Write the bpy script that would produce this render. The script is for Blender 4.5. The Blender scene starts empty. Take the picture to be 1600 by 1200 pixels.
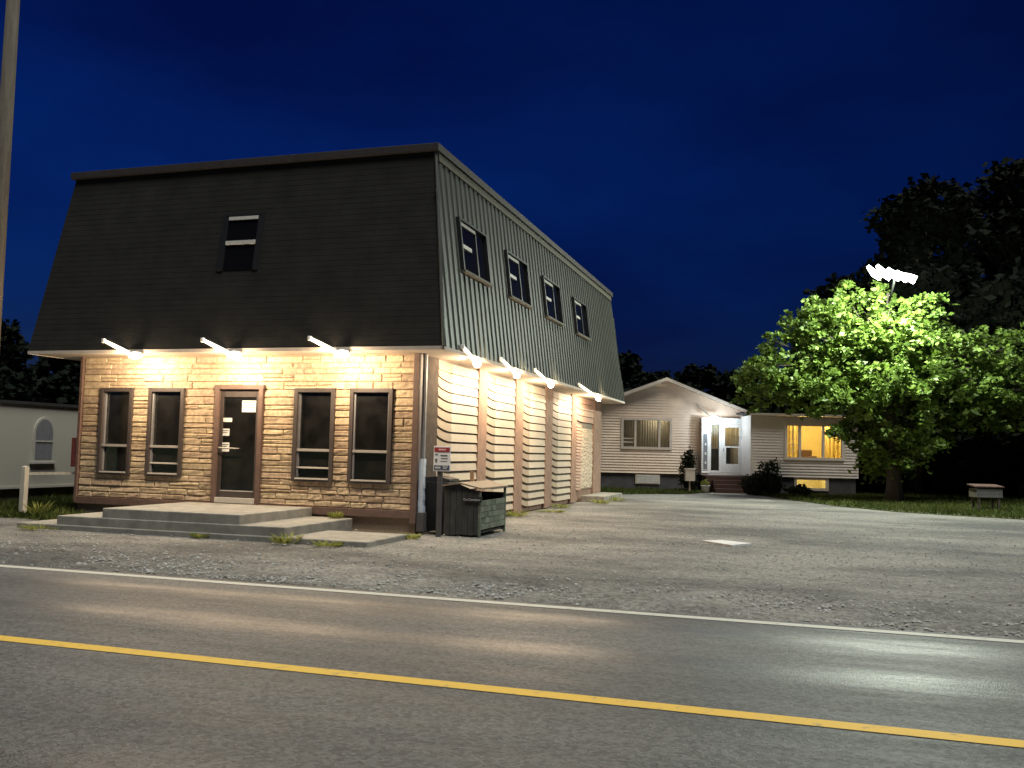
import bpy, math, random
import numpy as np
from mathutils import Vector, Matrix
random.seed(11); rng = np.random.default_rng(11)
sc = bpy.context.scene
col = sc.collection
PI = math.pi

# ------------------------------------------------------------------ camera
CAM = Vector((7.194, -16.846, 1.656)); YAW, PITCH, ROLL = 0.304, 0.0715, 0.0228
fwd = Vector((-math.sin(YAW)*math.cos(PITCH), math.cos(YAW)*math.cos(PITCH), math.sin(PITCH)))
rgt = Vector((math.cos(YAW), math.sin(YAW), 0)); upv = rgt.cross(fwd)
r2 = rgt*math.cos(ROLL) + upv*math.sin(ROLL); u2 = upv*math.cos(ROLL) - rgt*math.sin(ROLL)
cd = bpy.data.cameras.new('camera'); cam = bpy.data.objects.new('camera', cd); col.objects.link(cam)
cam.matrix_world = Matrix(((r2.x, u2.x, -fwd.x, CAM.x), (r2.y, u2.y, -fwd.y, CAM.y), (r2.z, u2.z, -fwd.z, CAM.z), (0, 0, 0, 1)))
cd.sensor_width = 36; cd.lens = 36*1452.9/1600; cd.clip_end = 3000; cd.clip_start = 0.1
sc.camera = cam

# ------------------------------------------------------------------ sky, stand-in for street lamps and exposure
SUN_AZ = math.radians(125)      # compass style: 0 = +Y, 90 = +X
SUN_EL = math.radians(68)
w = bpy.data.worlds.new('World'); sc.world = w; w.use_nodes = True
nt = w.node_tree; nt.nodes.clear()
sky = nt.nodes.new('ShaderNodeTexSky'); sky.sky_type = 'NISHITA'; sky.sun_disc = False
sky.sun_elevation = math.radians(2.0); sky.sun_rotation = SUN_AZ
sky.air_density = 1.0; sky.dust_density = 0.0; sky.ozone_density = 6.0
tint = nt.nodes.new('ShaderNodeMix'); tint.data_type = 'RGBA'; tint.blend_type = 'MULTIPLY'; tint.inputs[0].default_value = 1
tint.inputs[7].default_value = (0.36, 0.345, 0.82, 1)
bg = nt.nodes.new('ShaderNodeBackground'); bg.inputs[1].default_value = 0.064
wo = nt.nodes.new('ShaderNodeOutputWorld')
tcw = nt.nodes.new('ShaderNodeTexCoord'); mpw = nt.nodes.new('ShaderNodeMapping'); mpw.inputs['Scale'].default_value = (1.1, 1.1, 2.6); mpw.inputs['Location'].default_value = (.4, 1.7, .2)
cn = nt.nodes.new('ShaderNodeTexNoise'); cn.inputs['Scale'].default_value = 1.5; cn.inputs['Detail'].default_value = 7; cn.inputs['Roughness'].default_value = .55
crw = nt.nodes.new('ShaderNodeValToRGB'); crw.color_ramp.elements[0].position = .36; crw.color_ramp.elements[1].position = .66
crw.color_ramp.elements[0].color = (.95, .50, .62, 1); crw.color_ramp.elements[1].color = (1.25, 1.3, 1.2, 1)
tw = nt.nodes.new('ShaderNodeMix'); tw.data_type = 'RGBA'; tw.blend_type = 'MULTIPLY'; tw.inputs[0].default_value = 1
nt.links.new(tcw.outputs['Generated'], mpw.inputs[0]); nt.links.new(mpw.outputs[0], cn.inputs[0]); nt.links.new(cn.outputs[0], crw.inputs[0])
nt.links.new(sky.outputs[0], tint.inputs[6]); nt.links.new(tint.outputs[2], tw.inputs[6]); nt.links.new(crw.outputs[0], tw.inputs[7]); nt.links.new(tw.outputs[2], bg.inputs[0]); nt.links.new(bg.outputs[0], wo.inputs[0])
sd = bpy.data.lights.new('fill_sun', 'SUN'); sd.energy = 2.7; sd.angle = math.radians(30); sd.color = (0.98, 1.0, 0.93)  # directional lamp added in place of unseen street lamps
so = bpy.data.objects.new('fill_sun', sd); col.objects.link(so)
sdir = Vector((math.sin(SUN_AZ)*math.cos(SUN_EL), math.cos(SUN_AZ)*math.cos(SUN_EL), math.sin(SUN_EL)))
so.rotation_euler = sdir.to_track_quat('Z', 'Y').to_euler(); so.location = (0, -30, 40)
sc.view_settings.view_transform = 'Standard'; sc.view_settings.look = 'None'
sc.view_settings.exposure = 0.35; sc.view_settings.gamma = 1; sc.view_settings.use_curve_mapping = False
sc.cycles.use_denoising = True; sc.cycles.max_bounces = 6; sc.cycles.caustics_reflective = False; sc.cycles.caustics_refractive = False
sc.cycles.sample_clamp_indirect = 4

# ------------------------------------------------------------------ materials
M = {}
def nodes(name):
    m = bpy.data.materials.new(name); m.use_nodes = True
    t = m.node_tree; b = t.nodes['Principled BSDF']; M[name] = m
    return m, t, b
def N(t, kind, **kw):
    n = t.nodes.new(kind)
    for k, v in kw.items(): setattr(n, k, v)
    return n
def mat(name, c, rough=.7, var=.25, scale=6, bump=0, bscale=40, c2=None, metal=0, spec=.5, rnd=0, stretch=(1, 1, 1), detail=5, bdist=.01):
    m, t, b = nodes(name); L = t.links.new
    tc = N(t, 'ShaderNodeTexCoord'); mp = N(t, 'ShaderNodeMapping'); mp.inputs['Scale'].default_value = stretch
    L(tc.outputs['Object'], mp.inputs[0])
    n = N(t, 'ShaderNodeTexNoise'); n.inputs['Scale'].default_value = scale; n.inputs['Detail'].default_value = detail
    n.inputs['Roughness'].default_value = .65
    L(mp.outputs[0], n.inputs['Vector'])
    r = N(t, 'ShaderNodeValToRGB'); r.color_ramp.elements[0].position = .3; r.color_ramp.elements[1].position = .7
    lo = [x*(1-var) for x in c]; hi = [min(1, x*(1+var)) for x in (c2 or c)]
    r.color_ramp.elements[0].color = (*lo, 1); r.color_ramp.elements[1].color = (*hi, 1)
    L(n.outputs['Fac'], r.inputs[0]); out = r.outputs[0]
    if rnd:
        oi = N(t, 'ShaderNodeObjectInfo'); hs = N(t, 'ShaderNodeHueSaturation')
        ma = N(t, 'ShaderNodeMapRange'); ma.inputs[3].default_value = 1-rnd; ma.inputs[4].default_value = 1+rnd
        mb_ = N(t, 'ShaderNodeMapRange'); mb_.inputs[3].default_value = .488; mb_.inputs[4].default_value = .512
        L(oi.outputs['Random'], ma.inputs[0]); L(ma.outputs[0], hs.inputs['Value'])
        L(oi.outputs['Random'], mb_.inputs[0]); L(mb_.outputs[0], hs.inputs['Hue'])
        L(out, hs.inputs['Color']); out = hs.outputs[0]
    L(out, b.inputs['Base Color'])
    b.inputs['Roughness'].default_value = rough; b.inputs['Metallic'].default_value = metal; b.inputs['Specular IOR Level'].default_value = spec
    if bump:
        n2 = N(t, 'ShaderNodeTexNoise'); n2.inputs['Scale'].default_value = bscale; n2.inputs['Detail'].default_value = 4
        L(mp.outputs[0], n2.inputs['Vector'])
        bp = N(t, 'ShaderNodeBump'); bp.inputs['Strength'].default_value = bump; bp.inputs['Distance'].default_value = bdist
        L(n2.outputs['Fac'], bp.inputs['Height']); L(bp.outputs[0], b.inputs['Normal'])
    return m
def emit(name, c, s):
    m, t, b = nodes(name)
    b.inputs['Base Color'].default_value = (.8, .8, .8, 1); b.inputs['Emission Color'].default_value = (*c, 1); b.inputs['Emission Strength'].default_value = s
    return m
def glassmat(name, tintc=(.8, .85, .85), rough=.05, dust=.018):
    m, t, b = nodes(name); t.nodes.remove(b); L = t.links.new
    tr = N(t, 'ShaderNodeBsdfTransparent'); tr.inputs[0].default_value = (*tintc, 1)
    gl = N(t, 'ShaderNodeBsdfGlossy'); gl.inputs['Roughness'].default_value = rough
    fr = N(t, 'ShaderNodeFresnel'); fr.inputs[0].default_value = 1.5
    mx = N(t, 'ShaderNodeMixShader'); L(fr.outputs[0], mx.inputs[0]); L(tr.outputs[0], mx.inputs[1]); L(gl.outputs[0], mx.inputs[2])
    
    du = N(t, 'ShaderNodeBsdfDiffuse'); du.inputs[0].default_value = (.62, .60, .56, 1); ns = N(t, 'ShaderNodeTexNoise'); ns.inputs['Scale'].default_value = 3; ns.inputs['Detail'].default_value = 6
    tc = N(t, 'ShaderNodeTexCoord'); L(tc.outputs['Object'], ns.inputs[0]); mr = N(t, 'ShaderNodeMapRange'); mr.inputs[1].default_value = .3; mr.inputs[2].default_value = .75; mr.inputs[3].default_value = dust*.4; mr.inputs[4].default_value = dust*1.6; L(ns.outputs[0], mr.inputs[0])
    m2 = N(t, 'ShaderNodeMixShader'); L(mr.outputs[0], m2.inputs[0]); L(mx.outputs[0], m2.inputs[1]); L(du.outputs[0], m2.inputs[2])
    L(m2.outputs[0], t.nodes['Material Output'].inputs[0]); return m

mat('stone', (.40, .305, .20), .85, .26, 14, .6, 45, c2=(.47, .37, .255), rnd=.16, spec=.25)
mat('mortar', (.30, .225, .15), .95, .2, 20, .3, 60)
mat('brown_trim', (.135, .085, .068), .6, .2, 9, .15, 30)
mat('brown_wall', (.28, .175, .125), .8, .25, 5, .3, 50)
mat('green_metal', (.058, .061, .051), .5, .18, 3, .08, 12, spec=.4, stretch=(1, 1, .25))
mat('shingle', (.018, .0168, .0145), .9, .3, 2, .5, 60, spec=.2)
mat('soffit', (.55, .47, .39), .7, .12, 4)
mat('roof_cap', (.03, .024, .022), .7, .3, 6)
mat('roof_trim', (.085, .075, .052), .7, .2, 6)
mat('tan_trim', (.3, .25, .18), .7, .2, 6)
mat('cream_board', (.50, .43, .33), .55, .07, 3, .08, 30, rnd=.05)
mat('stucco', (.46, .38, .29), .9, .35, 24, 1.0, 26, bdist=.03)
mat('core_brown', (.19, .16, .13), .9, .2, 5)
mat('dimmed_board', (.33, .255, .18), .6, .1, 3, .08, 30, rnd=.06)  # near ends of the cream boards, their dim blurred zone put into the colour
mat('pink_board', (.42, .28, .21), .7, .12, 5, .1, 30, rnd=.06)
mat('frame', (.06, .048, .044), .5, .15, 10)
mat('light_rail', (.5, .47, .42), .5, .1, 10)
mat('grey_rail', (.33, .31, .29), .5, .1, 10)
mat('dark_room', (.03, .027, .024), .95, .3, 4)
mat('foundation', (.07, .065, .065), .95, .3, 3, .3, 30)
mat('dark_base', (.06, .045, .035), .95, .4, 6, .4, 25)
mat('concrete', (.24, .225, .19), .9, .28, 3.5, .35, 60)
mat('white_paint', (.74, .73, .70), .55, .08, 8)
mat('white_dirty', (.6, .59, .56), .7, .22, 7, .1, 30)
mat('pipe_blue', (.5, .58, .68), .45, .12, 10)
mat('pipe_grey', (.2, .2, .21), .5, .15, 10)
mat('house_siding', (.72, .565, .43), .75, .07, 3, .1, 40)
mat('wing_siding', (.64, .57, .50), .75, .08, 3, .1, 40)
mat('house_trim', (.52, .44, .36), .7, .1, 5)
mat('house_roof', (.03, .028, .027), .95, .3, 5, .4, 40)
mat('step_brown', (.06, .028, .02), .8, .2, 8)
mat('trailer_wall', (.46, .425, .36), .85, .12, 40, .4, 60)
mat('trailer_skirt', (.11, .09, .06), .95, .4, 5, .4, 20)
mat('wood_pole', (.085, .07, .052), .9, .3, 6, .5, 20, stretch=(3, 3, .3))
mat('wood_post', (.5, .47, .40), .85, .2, 8, .3, 30, stretch=(2, 2, .4))
mat('box_wood', (.032, .034, .031), .9, .45, 7, .4, 40, stretch=(2, 2, .6))
mat('box_green', (.115, .135, .095), .9, .4, 9, .4, 40, rnd=.3)
mat('box_lid', (.2, .155, .11), .85, .2, 8, .2, 30)
mat('bin_slat', (.15, .15, .15), .8, .2, 8)
mat('bin_black', (.012, .012, .013), .6, .3, 8)
mat('raw_wood', (.42, .26, .15), .85, .2, 9)
mat('sign_white', (.75, .75, .74), .5, .04, 8)
mat('sign_red', (.32, .03, .03), .5, .1, 8)
mat('sign_pink', (.8, .45, .45), .5, .1, 8)
mat('sign_blue', (.045, .045, .10), .5, .1, 8)
mat('sign_dark', (.10, .11, .10), .6, .2, 30)
mat('black_plate', (.01, .01, .01), .5, .1, 8)
mat('pale_letter', (.5, .52, .5), .6, .1, 8)
mat('red_paint', (.13, .03, .028), .6, .2, 8)
mat('yellow_thing', (.6, .42, .04), .5, .1, 8)
mat('bottle_blue', (.16, .26, .32), .3, .1, 8)
mat('lamp_metal', (.78, .76, .72), .45, .05, 8)
mat('dark_metal', (.05, .05, .05), .5, .2, 8)
mat('curtain', (.75, .62, .30), .9, .08, 5)
mat('curtain_pale', (.70, .62, .50), .9, .08, 5)
mat('room_wall', (.72, .60, .34), .9, .05, 2)
mat('sofa', (.10, .05, .03), .9, .2, 5)
mat('bark', (.06, .048, .036), .95, .35, 8, .8, 22, stretch=(1, 1, .3), bdist=.03)
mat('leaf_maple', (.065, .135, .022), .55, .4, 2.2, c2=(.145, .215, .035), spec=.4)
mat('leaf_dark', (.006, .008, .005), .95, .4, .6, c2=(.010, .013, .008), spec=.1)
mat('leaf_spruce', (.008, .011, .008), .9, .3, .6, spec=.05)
mat('shrub_dark', (.018, .022, .012), .9, .3, 3, spec=.1)
mat('grass_blade', (.045, .072, .012), .8, .4, .9, c2=(.07, .085, .02), spec=.2)
mat('weed_leaf', (.16, .21, .035), .7, .3, 6, c2=(.26, .26, .07), spec=.2)
mat('pebble', (.17, .165, .15), .8, .5, 9, c2=(.33, .325, .30))
glassmat('glass'); glassmat('glass_old', (.55, .58, .58), .06)
emit('streak_warm', (1, .86, .62), 2.2); emit('bulb_warm', (1, .84, .6), 14); emit('bulb_cool', (.75, .88, 1), 30); emit('bulb_white', (.93, 1, .9), 10)
mat('curtain_lit', (.75, .55, .2), .9, .1, 5)
# leaves let some light through
for nm in ('leaf_maple', 'weed_leaf', 'grass_blade', 'curtain', 'curtain_pale'):
    t = M[nm].node_tree; b = t.nodes['Principled BSDF']
    tl = N(t, 'ShaderNodeBsdfTranslucent'); mx = N(t, 'ShaderNodeMixShader'); mx.inputs[0].default_value = .6 if 'curtain' in nm else .35
    src = b.inputs['Base Color'].links[0].from_socket
    t.links.new(src, tl.inputs[0]); t.links.new(b.outputs[0], mx.inputs[1]); t.links.new(tl.outputs[0], mx.inputs[2])
    t.links.new(mx.outputs[0], t.nodes['Material Output'].inputs[0])

def asphalt():
    m, t, b = nodes('asphalt'); L = t.links.new
    tc = N(t, 'ShaderNodeTexCoord')
    fine = N(t, 'ShaderNodeTexNoise'); fine.inputs['Scale'].default_value = 70; fine.inputs['Detail'].default_value = 3; L(tc.outputs['Object'], fine.inputs[0])
    mp = N(t, 'ShaderNodeMapping'); mp.inputs['Scale'].default_value = (.12, .9, 1); L(tc.outputs['Object'], mp.inputs[0])
    big = N(t, 'ShaderNodeTexNoise'); big.inputs['Scale'].default_value = 1.0; big.inputs['Detail'].default_value = 6; L(mp.outputs[0], big.inputs[0])
    r1 = N(t, 'ShaderNodeValToRGB'); r1.color_ramp.elements[0].position = .3; r1.color_ramp.elements[1].position = .72
    r1.color_ramp.elements[0].color = (.070, .070, .067, 1); r1.color_ramp.elements[1].color = (.128, .126, .118, 1); L(big.outputs[0], r1.inputs[0])
    r2_ = N(t, 'ShaderNodeValToRGB'); r2_.color_ramp.elements[0].position = .3; r2_.color_ramp.elements[1].position = .75
    r2_.color_ramp.elements[0].color = (.6, .6, .6, 1); r2_.color_ramp.elements[1].color = (1.35, 1.35, 1.33, 1); L(fine.outputs[0], r2_.inputs[0])
    mu = N(t, 'ShaderNodeMix', data_type='RGBA', blend_type='MULTIPLY'); mu.inputs[0].default_value = 1
    vo = N(t, 'ShaderNodeTexVoronoi'); vo.inputs['Scale'].default_value = 38; L(tc.outputs['Object'], vo.inputs['Vector']); vs_ = N(t, 'ShaderNodeSeparateColor'); L(vo.outputs['Color'], vs_.inputs[0])
    vm = N(t, 'ShaderNodeMapRange'); vm.inputs[3].default_value = .62; vm.inputs[4].default_value = 1.38; L(vs_.outputs[0], vm.inputs[0])
    mu2 = N(t, 'ShaderNodeMix', data_type='RGBA', blend_type='MULTIPLY'); mu2.inputs[0].default_value = 1
    L(r1.outputs[0], mu.inputs[6]); L(r2_.outputs[0], mu.inputs[7]); L(mu.outputs[2], mu2.inputs[6]); L(vm.outputs[0], mu2.inputs[7]); L(mu2.outputs[2], b.inputs['Base Color'])
    # wheel tracks polished smooth: two per lane across the road
    sx = N(t, 'ShaderNodeSeparateXYZ'); L(tc.outputs['Object'], sx.inputs[0])
    wob = N(t, 'ShaderNodeMath', operation='MULTIPLY_ADD'); L(big.outputs[0], wob.inputs[0]); wob.inputs[1].default_value = .5; L(sx.outputs[1], wob.inputs[2])
    mr = N(t, 'ShaderNodeMapRange'); mr.inputs[1].default_value = -15; mr.inputs[2].default_value = -7
    L(wob.outputs[0], mr.inputs[0])
    cr = N(t, 'ShaderNodeValToRGB'); cr.color_ramp.interpolation = 'EASE'; e = cr.color_ramp.elements
    e[0].position = 0; e[0].color = (.62,)*3+(1,); e[1].position = 1; e[1].color = (.62,)*3+(1,)
    for y, v in ((-13.4, .62), (-12.9, .5), (-12.4, .62), (-9.75, .62), (-9.25, .41), (-8.8, .60), (-8.3, .60), (-7.85, .42), (-7.45, .62)):
        q = e.new((y+.25+15)/8); q.color = (v, v, v, 1)
    L(mr.outputs[0], cr.inputs[0])
    ad = N(t, 'ShaderNodeMath', operation='MULTIPLY_ADD'); L(fine.outputs[0], ad.inputs[0]); ad.inputs[1].default_value = .30; ad.inputs[2].default_value = -.15
    a2 = N(t, 'ShaderNodeMath', operation='ADD'); L(ad.outputs[0], a2.inputs[0]); L(cr.outputs[0], a2.inputs[1]); 
    mp3 = N(t, 'ShaderNodeMapping'); mp3.inputs['Scale'].default_value = (.35, 2.2, 1); L(tc.outputs['Object'], mp3.inputs[0])
    pn_ = N(t, 'ShaderNodeTexNoise'); pn_.inputs['Scale'].default_value = 1.3; pn_.inputs['Detail'].default_value = 7; pn_.inputs['Roughness'].default_value = .7; L(mp3.outputs[0], pn_.inputs[0])
    a3 = N(t, 'ShaderNodeMath', operation='MULTIPLY_ADD'); L(pn_.outputs[0], a3.inputs[0]); a3.inputs[1].default_value = .55; a3.inputs[2].default_value = -.25
    a4 = N(t, 'ShaderNodeMath', operation='ADD'); L(a2.outputs[0], a4.inputs[0]); L(a3.outputs[0], a4.inputs[1]); L(a4.outputs[0], b.inputs['Roughness'])
    bp = N(t, 'ShaderNodeBump'); bp.inputs['Strength'].default_value = .6; bp.inputs['Distance'].default_value = .008
    L(fine.outputs[0], bp.inputs['Height']); L(bp.outputs[0], b.inputs['Normal'])
asphalt()
def gravel(name, ca, cb, sc1=.35):
    m, t, b = nodes(name); L = t.links.new
    tc = N(t, 'ShaderNodeTexCoord'); mp = N(t, 'ShaderNodeMapping'); mp.inputs['Scale'].default_value = (.55, 1.0, 1); L(tc.outputs['Object'], mp.inputs[0])
    big = N(t, 'ShaderNodeTexNoise'); big.inputs['Scale'].default_value = sc1; big.inputs['Detail'].default_value = 8; big.inputs['Roughness'].default_value = .68; L(mp.outputs[0], big.inputs[0])
    r1 = N(t, 'ShaderNodeValToRGB'); r1.color_ramp.elements[0].position = .40; r1.color_ramp.elements[1].position = .60
    r1.color_ramp.elements[0].color = (*ca, 1); r1.color_ramp.elements[1].color = (*cb, 1); L(big.outputs[0], r1.inputs[0])
    v = N(t, 'ShaderNodeTexVoronoi'); v.inputs['Scale'].default_value = 26; L(tc.outputs['Object'], v.inputs['Vector'])
    hv = N(t, 'ShaderNodeSeparateColor'); L(v.outputs['Color'], hv.inputs[0])
    mr = N(t, 'ShaderNodeMapRange'); mr.inputs[3].default_value = .6; mr.inputs[4].default_value = 1.4; L(hv.outputs[0], mr.inputs[0])
    mu = N(t, 'ShaderNodeMix', data_type='RGBA', blend_type='MULTIPLY'); mu.inputs[0].default_value = 1
    L(r1.outputs[0], mu.inputs[6]); L(mr.outputs[0], mu.inputs[7]); L(mu.outputs[2], b.inputs['Base Color'])
    n2 = N(t, 'ShaderNodeTexNoise'); n2.inputs['Scale'].default_value = 5; n2.inputs['Detail'].default_value = 10; n2.inputs['Roughness'].default_value = .75; L(tc.outputs['Object'], n2.inputs[0])
    bp = N(t, 'ShaderNodeBump'); bp.inputs['Strength'].default_value = .7; bp.inputs['Distance'].default_value = .05
    L(n2.outputs[0], bp.inputs['Height']); L(bp.outputs[0], b.inputs['Normal']); b.inputs['Roughness'].default_value = .85; b.inputs['Specular IOR Level'].default_value = .3
gravel('gravel', (.085, .083, .077), (.225, .213, .188)); gravel('earth', (.05, .055, .03), (.08, .085, .04)); gravel('lawn_soil', (.05, .06, .02), (.075, .085, .03), .8)
def paint(name, c):
    m, t, b = nodes(name); L = t.links.new
    tc = N(t, 'ShaderNodeTexCoord'); n = N(t, 'ShaderNodeTexNoise'); n.inputs['Scale'].default_value = 9; n.inputs['Detail'].default_value = 8; n.inputs['Roughness'].default_value = .8
    L(tc.outputs['Object'], n.inputs[0]); r = N(t, 'ShaderNodeValToRGB'); r.color_ramp.elements[0].position = .30; r.color_ramp.elements[1].position = .45
    r.color_ramp.elements[0].color = (.16, .15, .13, 1); r.color_ramp.elements[1].color = (*c, 1); L(n.outputs[0], r.inputs[0]); L(r.outputs[0], b.inputs['Base Color']); b.inputs['Roughness'].default_value = .7
paint('paint_white', (.50, .48, .41)); paint('paint_yellow', (.66, .41, .06))

# ------------------------------------------------------------------ mesh helpers
class MB:
    def __init__(s, mx=None): s.v = []; s.f = []; s.mx = mx
    def add(s, vs, fs):
        o = len(s.v)
        s.v += [tuple(s.mx @ Vector(p)) if s.mx else tuple(p) for p in vs]
        s.f += [tuple(i+o for i in f) for f in fs]; return s
    def box(s, x0, x1, y0, y1, z0, z1):
        return s.add([(x0,y0,z0),(x1,y0,z0),(x1,y1,z0),(x0,y1,z0),(x0,y0,z1),(x1,y0,z1),(x1,y1,z1),(x0,y1,z1)],
            [(0,3,2,1),(4,5,6,7),(0,1,5,4),(1,2,6,5),(2,3,7,6),(3,0,4,7)])
    def hexa(s, b, t):   # bottom 4 pts, top 4 pts (ccw)
        return s.add(list(b)+list(t), [(0,3,2,1),(4,5,6,7),(0,1,5,4),(1,2,6,5),(2,3,7,6),(3,0,4,7)])
    def tube(s, pts, rs, n=10):
        pts = [Vector(p) for p in pts]
        if not hasattr(rs, '__len__'): rs = [rs]*len(pts)
        vs = []; fs = []
        for i, p in enumerate(pts):
            a = pts[max(0, i-1)]; b = pts[min(len(pts)-1, i+1)]; d = (b-a).normalized()
            x = d.orthogonal().normalized() if i == 0 else (px - d*px.dot(d)).normalized()
            px = x; y = d.cross(x)
            for k in range(n):
                q = 2*PI*k/n; vs.append(p + (x*math.cos(q)+y*math.sin(q))*rs[i])
        for i in range(len(pts)-1):
            for k in range(n): fs.append((i*n+k, i*n+(k+1) % n, (i+1)*n+(k+1) % n, (i+1)*n+k))
        fs.append(tuple(reversed(range(n)))); fs.append(tuple(range((len(pts)-1)*n, len(pts)*n)))
        return s.add(vs, fs)
    def prism(s, poly, a, b, axis=1):   # 2D polygon extruded along an axis
        n = len(poly)
        def P(u, v, k): return [(k, u, v), (u, k, v), (u, v, k)][axis]
        vs = [P(u, v, a) for u, v in poly] + [P(u, v, b) for u, v in poly]
        return s.add(vs, [tuple(range(n)), tuple(reversed(range(n, 2*n)))] + [(i, i+n, (i+1) % n + n, (i+1) % n) for i in range(n)])
    def lathe(s, prof, c=(0, 0, 0), n=16):
        vs = []; fs = []
        for r, z in prof:
            for k in range(n): vs.append((c[0]+r*math.cos(2*PI*k/n), c[1]+r*math.sin(2*PI*k/n), c[2]+z))
        for i in range(len(prof)-1):
            for k in range(n): fs.append((i*n+k, i*n+(k+1) % n, (i+1)*n+(k+1) % n, (i+1)*n+k))
        fs.append(tuple(reversed(range(n)))); fs.append(tuple(range((len(prof)-1)*n, len(prof)*n)))
        return s.add(vs, fs)
    def build(s, name, m, parent=None, bevel=0, smooth=False, recalc=False):
        me = bpy.data.meshes.new(name); me.from_pydata(s.v, [], s.f)
        if recalc:
            import bmesh
            bm = bmesh.new(); bm.from_mesh(me); bmesh.ops.recalc_face_normals(bm, faces=bm.faces); bm.to_mesh(me); bm.free()
        me.materials.append(M[m] if isinstance(m, str) else m)
        o = bpy.data.objects.new(name, me); col.objects.link(o)
        if smooth:
            for p in me.polygons: p.use_smooth = True
        if parent is not None: o.parent = parent
        if bevel:
            bv = o.modifiers.new('bevel', 'BEVEL'); bv.width = bevel; bv.segments = 2; bv.limit_method = 'ANGLE'
        return o
def tag(o, label=None, cat=None, group=None, kind=None):
    if label: o['label'] = label
    if cat: o['category'] = cat
    if group: o['group'] = group
    if kind: o['kind'] = kind
    return o
def empty(name, loc=(0, 0, 0), rz=0, parent=None):
    o = bpy.data.objects.new(name, None); col.objects.link(o); o.location = loc; o.rotation_euler.z = rz
    o.empty_display_size = .2
    if parent is not None: o.parent = parent
    return o
def pointlight(name, loc, watts, color, r, parent=None):
    l = bpy.data.lights.new(name, 'POINT'); l.energy = watts; l.color = color; l.shadow_soft_size = r
    o = bpy.data.objects.new(name, l); col.objects.link(o); o.location = loc
    if parent is not None: o.parent = parent
    return o
def fastmesh(name, verts, faces_n, m, parent=None):     # verts (k*n,3) in consecutive n-gons
    verts = np.asarray(verts, np.float32); n = faces_n; k = len(verts)//n
    me = bpy.data.meshes.new(name); me.vertices.add(len(verts)); me.vertices.foreach_set('co', verts.ravel())
    me.loops.add(k*n); me.loops.foreach_set('vertex_index', np.arange(k*n, dtype=np.int32))
    me.polygons.add(k); me.polygons.foreach_set('loop_start', np.arange(0, k*n, n, dtype=np.int32))
    me.polygons.foreach_set('loop_total', np.full(k, n, np.int32)); me.update(calc_edges=True)
    me.materials.append(M[m]); o = bpy.data.objects.new(name, me); col.objects.link(o)
    if parent is not None: o.parent = parent
    return o
def hw(s, z, d):          # a place s metres to the right of and d metres ahead of the photographer's feet
    return Vector((CAM.x + s*rgt.x - d*math.sin(YAW), CAM.y + s*rgt.y + d*math.cos(YAW), z))

# ------------------------------------------------------------------ ground, road, gravel lot, lawns
def sheet(name, poly, z, m, th=.0):
    b = MB(); b.add([(x, y, z) for x, y in poly], [tuple(range(len(poly)))]); o = b.build(name, m); tag(o, kind='structure'); return o
sheet('ground', [(-900, -900), (900, -900), (900, 900), (-900, 900)], -.012, 'earth')
lot_n = 90
sheet('gravel_lot', [(-60, -7.0), (60, -7.0), (60, 12.0), (25, 12.6), (14, 13.2), (11.7, 14.1), (10, 14.9), (8.2, 17.4), (6.6, 21.0), (5.2, 25.0), (4.3, 27.0), (3.0, 24.5), (2.6, 22.8), (-.2, 20.2), (-.4, 1), (-8.2, -1.0), (-60, -2.2)], -.004, 'gravel')
# the lot's rough shoulder: a gently uneven strip between the pavement and the lot
def shoulder():
    xs = np.arange(-30, 34, .16); ys = np.arange(-7.02, -4.4, .13)
    X, Y = np.meshgrid(xs, ys); env = np.clip(np.minimum((Y+7.02)/.2, (-4.4-Y)/1.4), 0, 1)
    rr = np.random.default_rng(3); Z = np.zeros_like(X)
    for k in range(22):
        a, b_ = rr.normal(0, 2.6), rr.normal(0, 4.5); Z += np.sin(X*a+Y*b_+rr.uniform(0, 6))*.006
    Z = (Z + rr.normal(0, .010, X.shape))*env + .028*env - .006
    ny, nx = X.shape; vs = np.stack([X, Y, Z], -1).reshape(-1, 3)
    fs = [(j*nx+i, j*nx+i+1, (j+1)*nx+i+1, (j+1)*nx+i) for j in range(ny-1) for i in range(nx-1)]
    b = MB(); b.v = [tuple(map(float, p)) for p in vs]; b.f = fs
    tag(b.build('gravel_shoulder', 'gravel', smooth=True), kind='structure')
shoulder()
sheet('road', [(-400, -14.7), (400, -14.7), (400, -6.98), (-400, -6.98)], .012, 'asphalt')
sheet('edge_line', [(-200, -7.24), (200, -7.24), (200, -7.09), (-200, -7.09)], .016, 'paint_white')
sheet('centre_line', [(-200, -10.71), (200, -10.71), (200, -10.55), (-200, -10.55)], .016, 'paint_yellow')
lawnR = [(-.2, 20.25), (2.5, 23.0), (3.3, 25.4), (3.3, 30), (-6, 30)]
lawnR2 = [(5.25, 25.2), (6.7, 21.2), (8.3, 17.6), (10.1, 15.1), (11.8, 14.3), (14, 13.4), (25, 12.8), (40, 12.5), (40, 34), (4.9, 30)]
lawnL = [(-30, -2.1), (-8.3, -1.1), (-7.2, -1.6), (-7.2, -.3), (-8.1, 0), (-8.1, 14), (-30, 14)]
sheet('lawn', lawnR, .004, 'lawn_soil'); sheet('lawn', lawnR2, .004, 'lawn_soil'); sheet('lawn', lawnL, .004, 'lawn_soil')
tag(MB().box(3.35, 4.85, 23.4, 31.5, -.01, .012).build('path', 'concrete'), kind='structure')
def inpoly(px, py, poly):
    c = np.zeros(len(px), bool); j = len(poly)-1
    for i in range(len(poly)):
        xi, yi = poly[i]; xj, yj = poly[j]
        t = ((yi > py) != (yj > py)) & (px < (xj-xi)*(py-yi)/(yj-yi+1e-12)+xi); c ^= t; j = i
    return c
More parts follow.
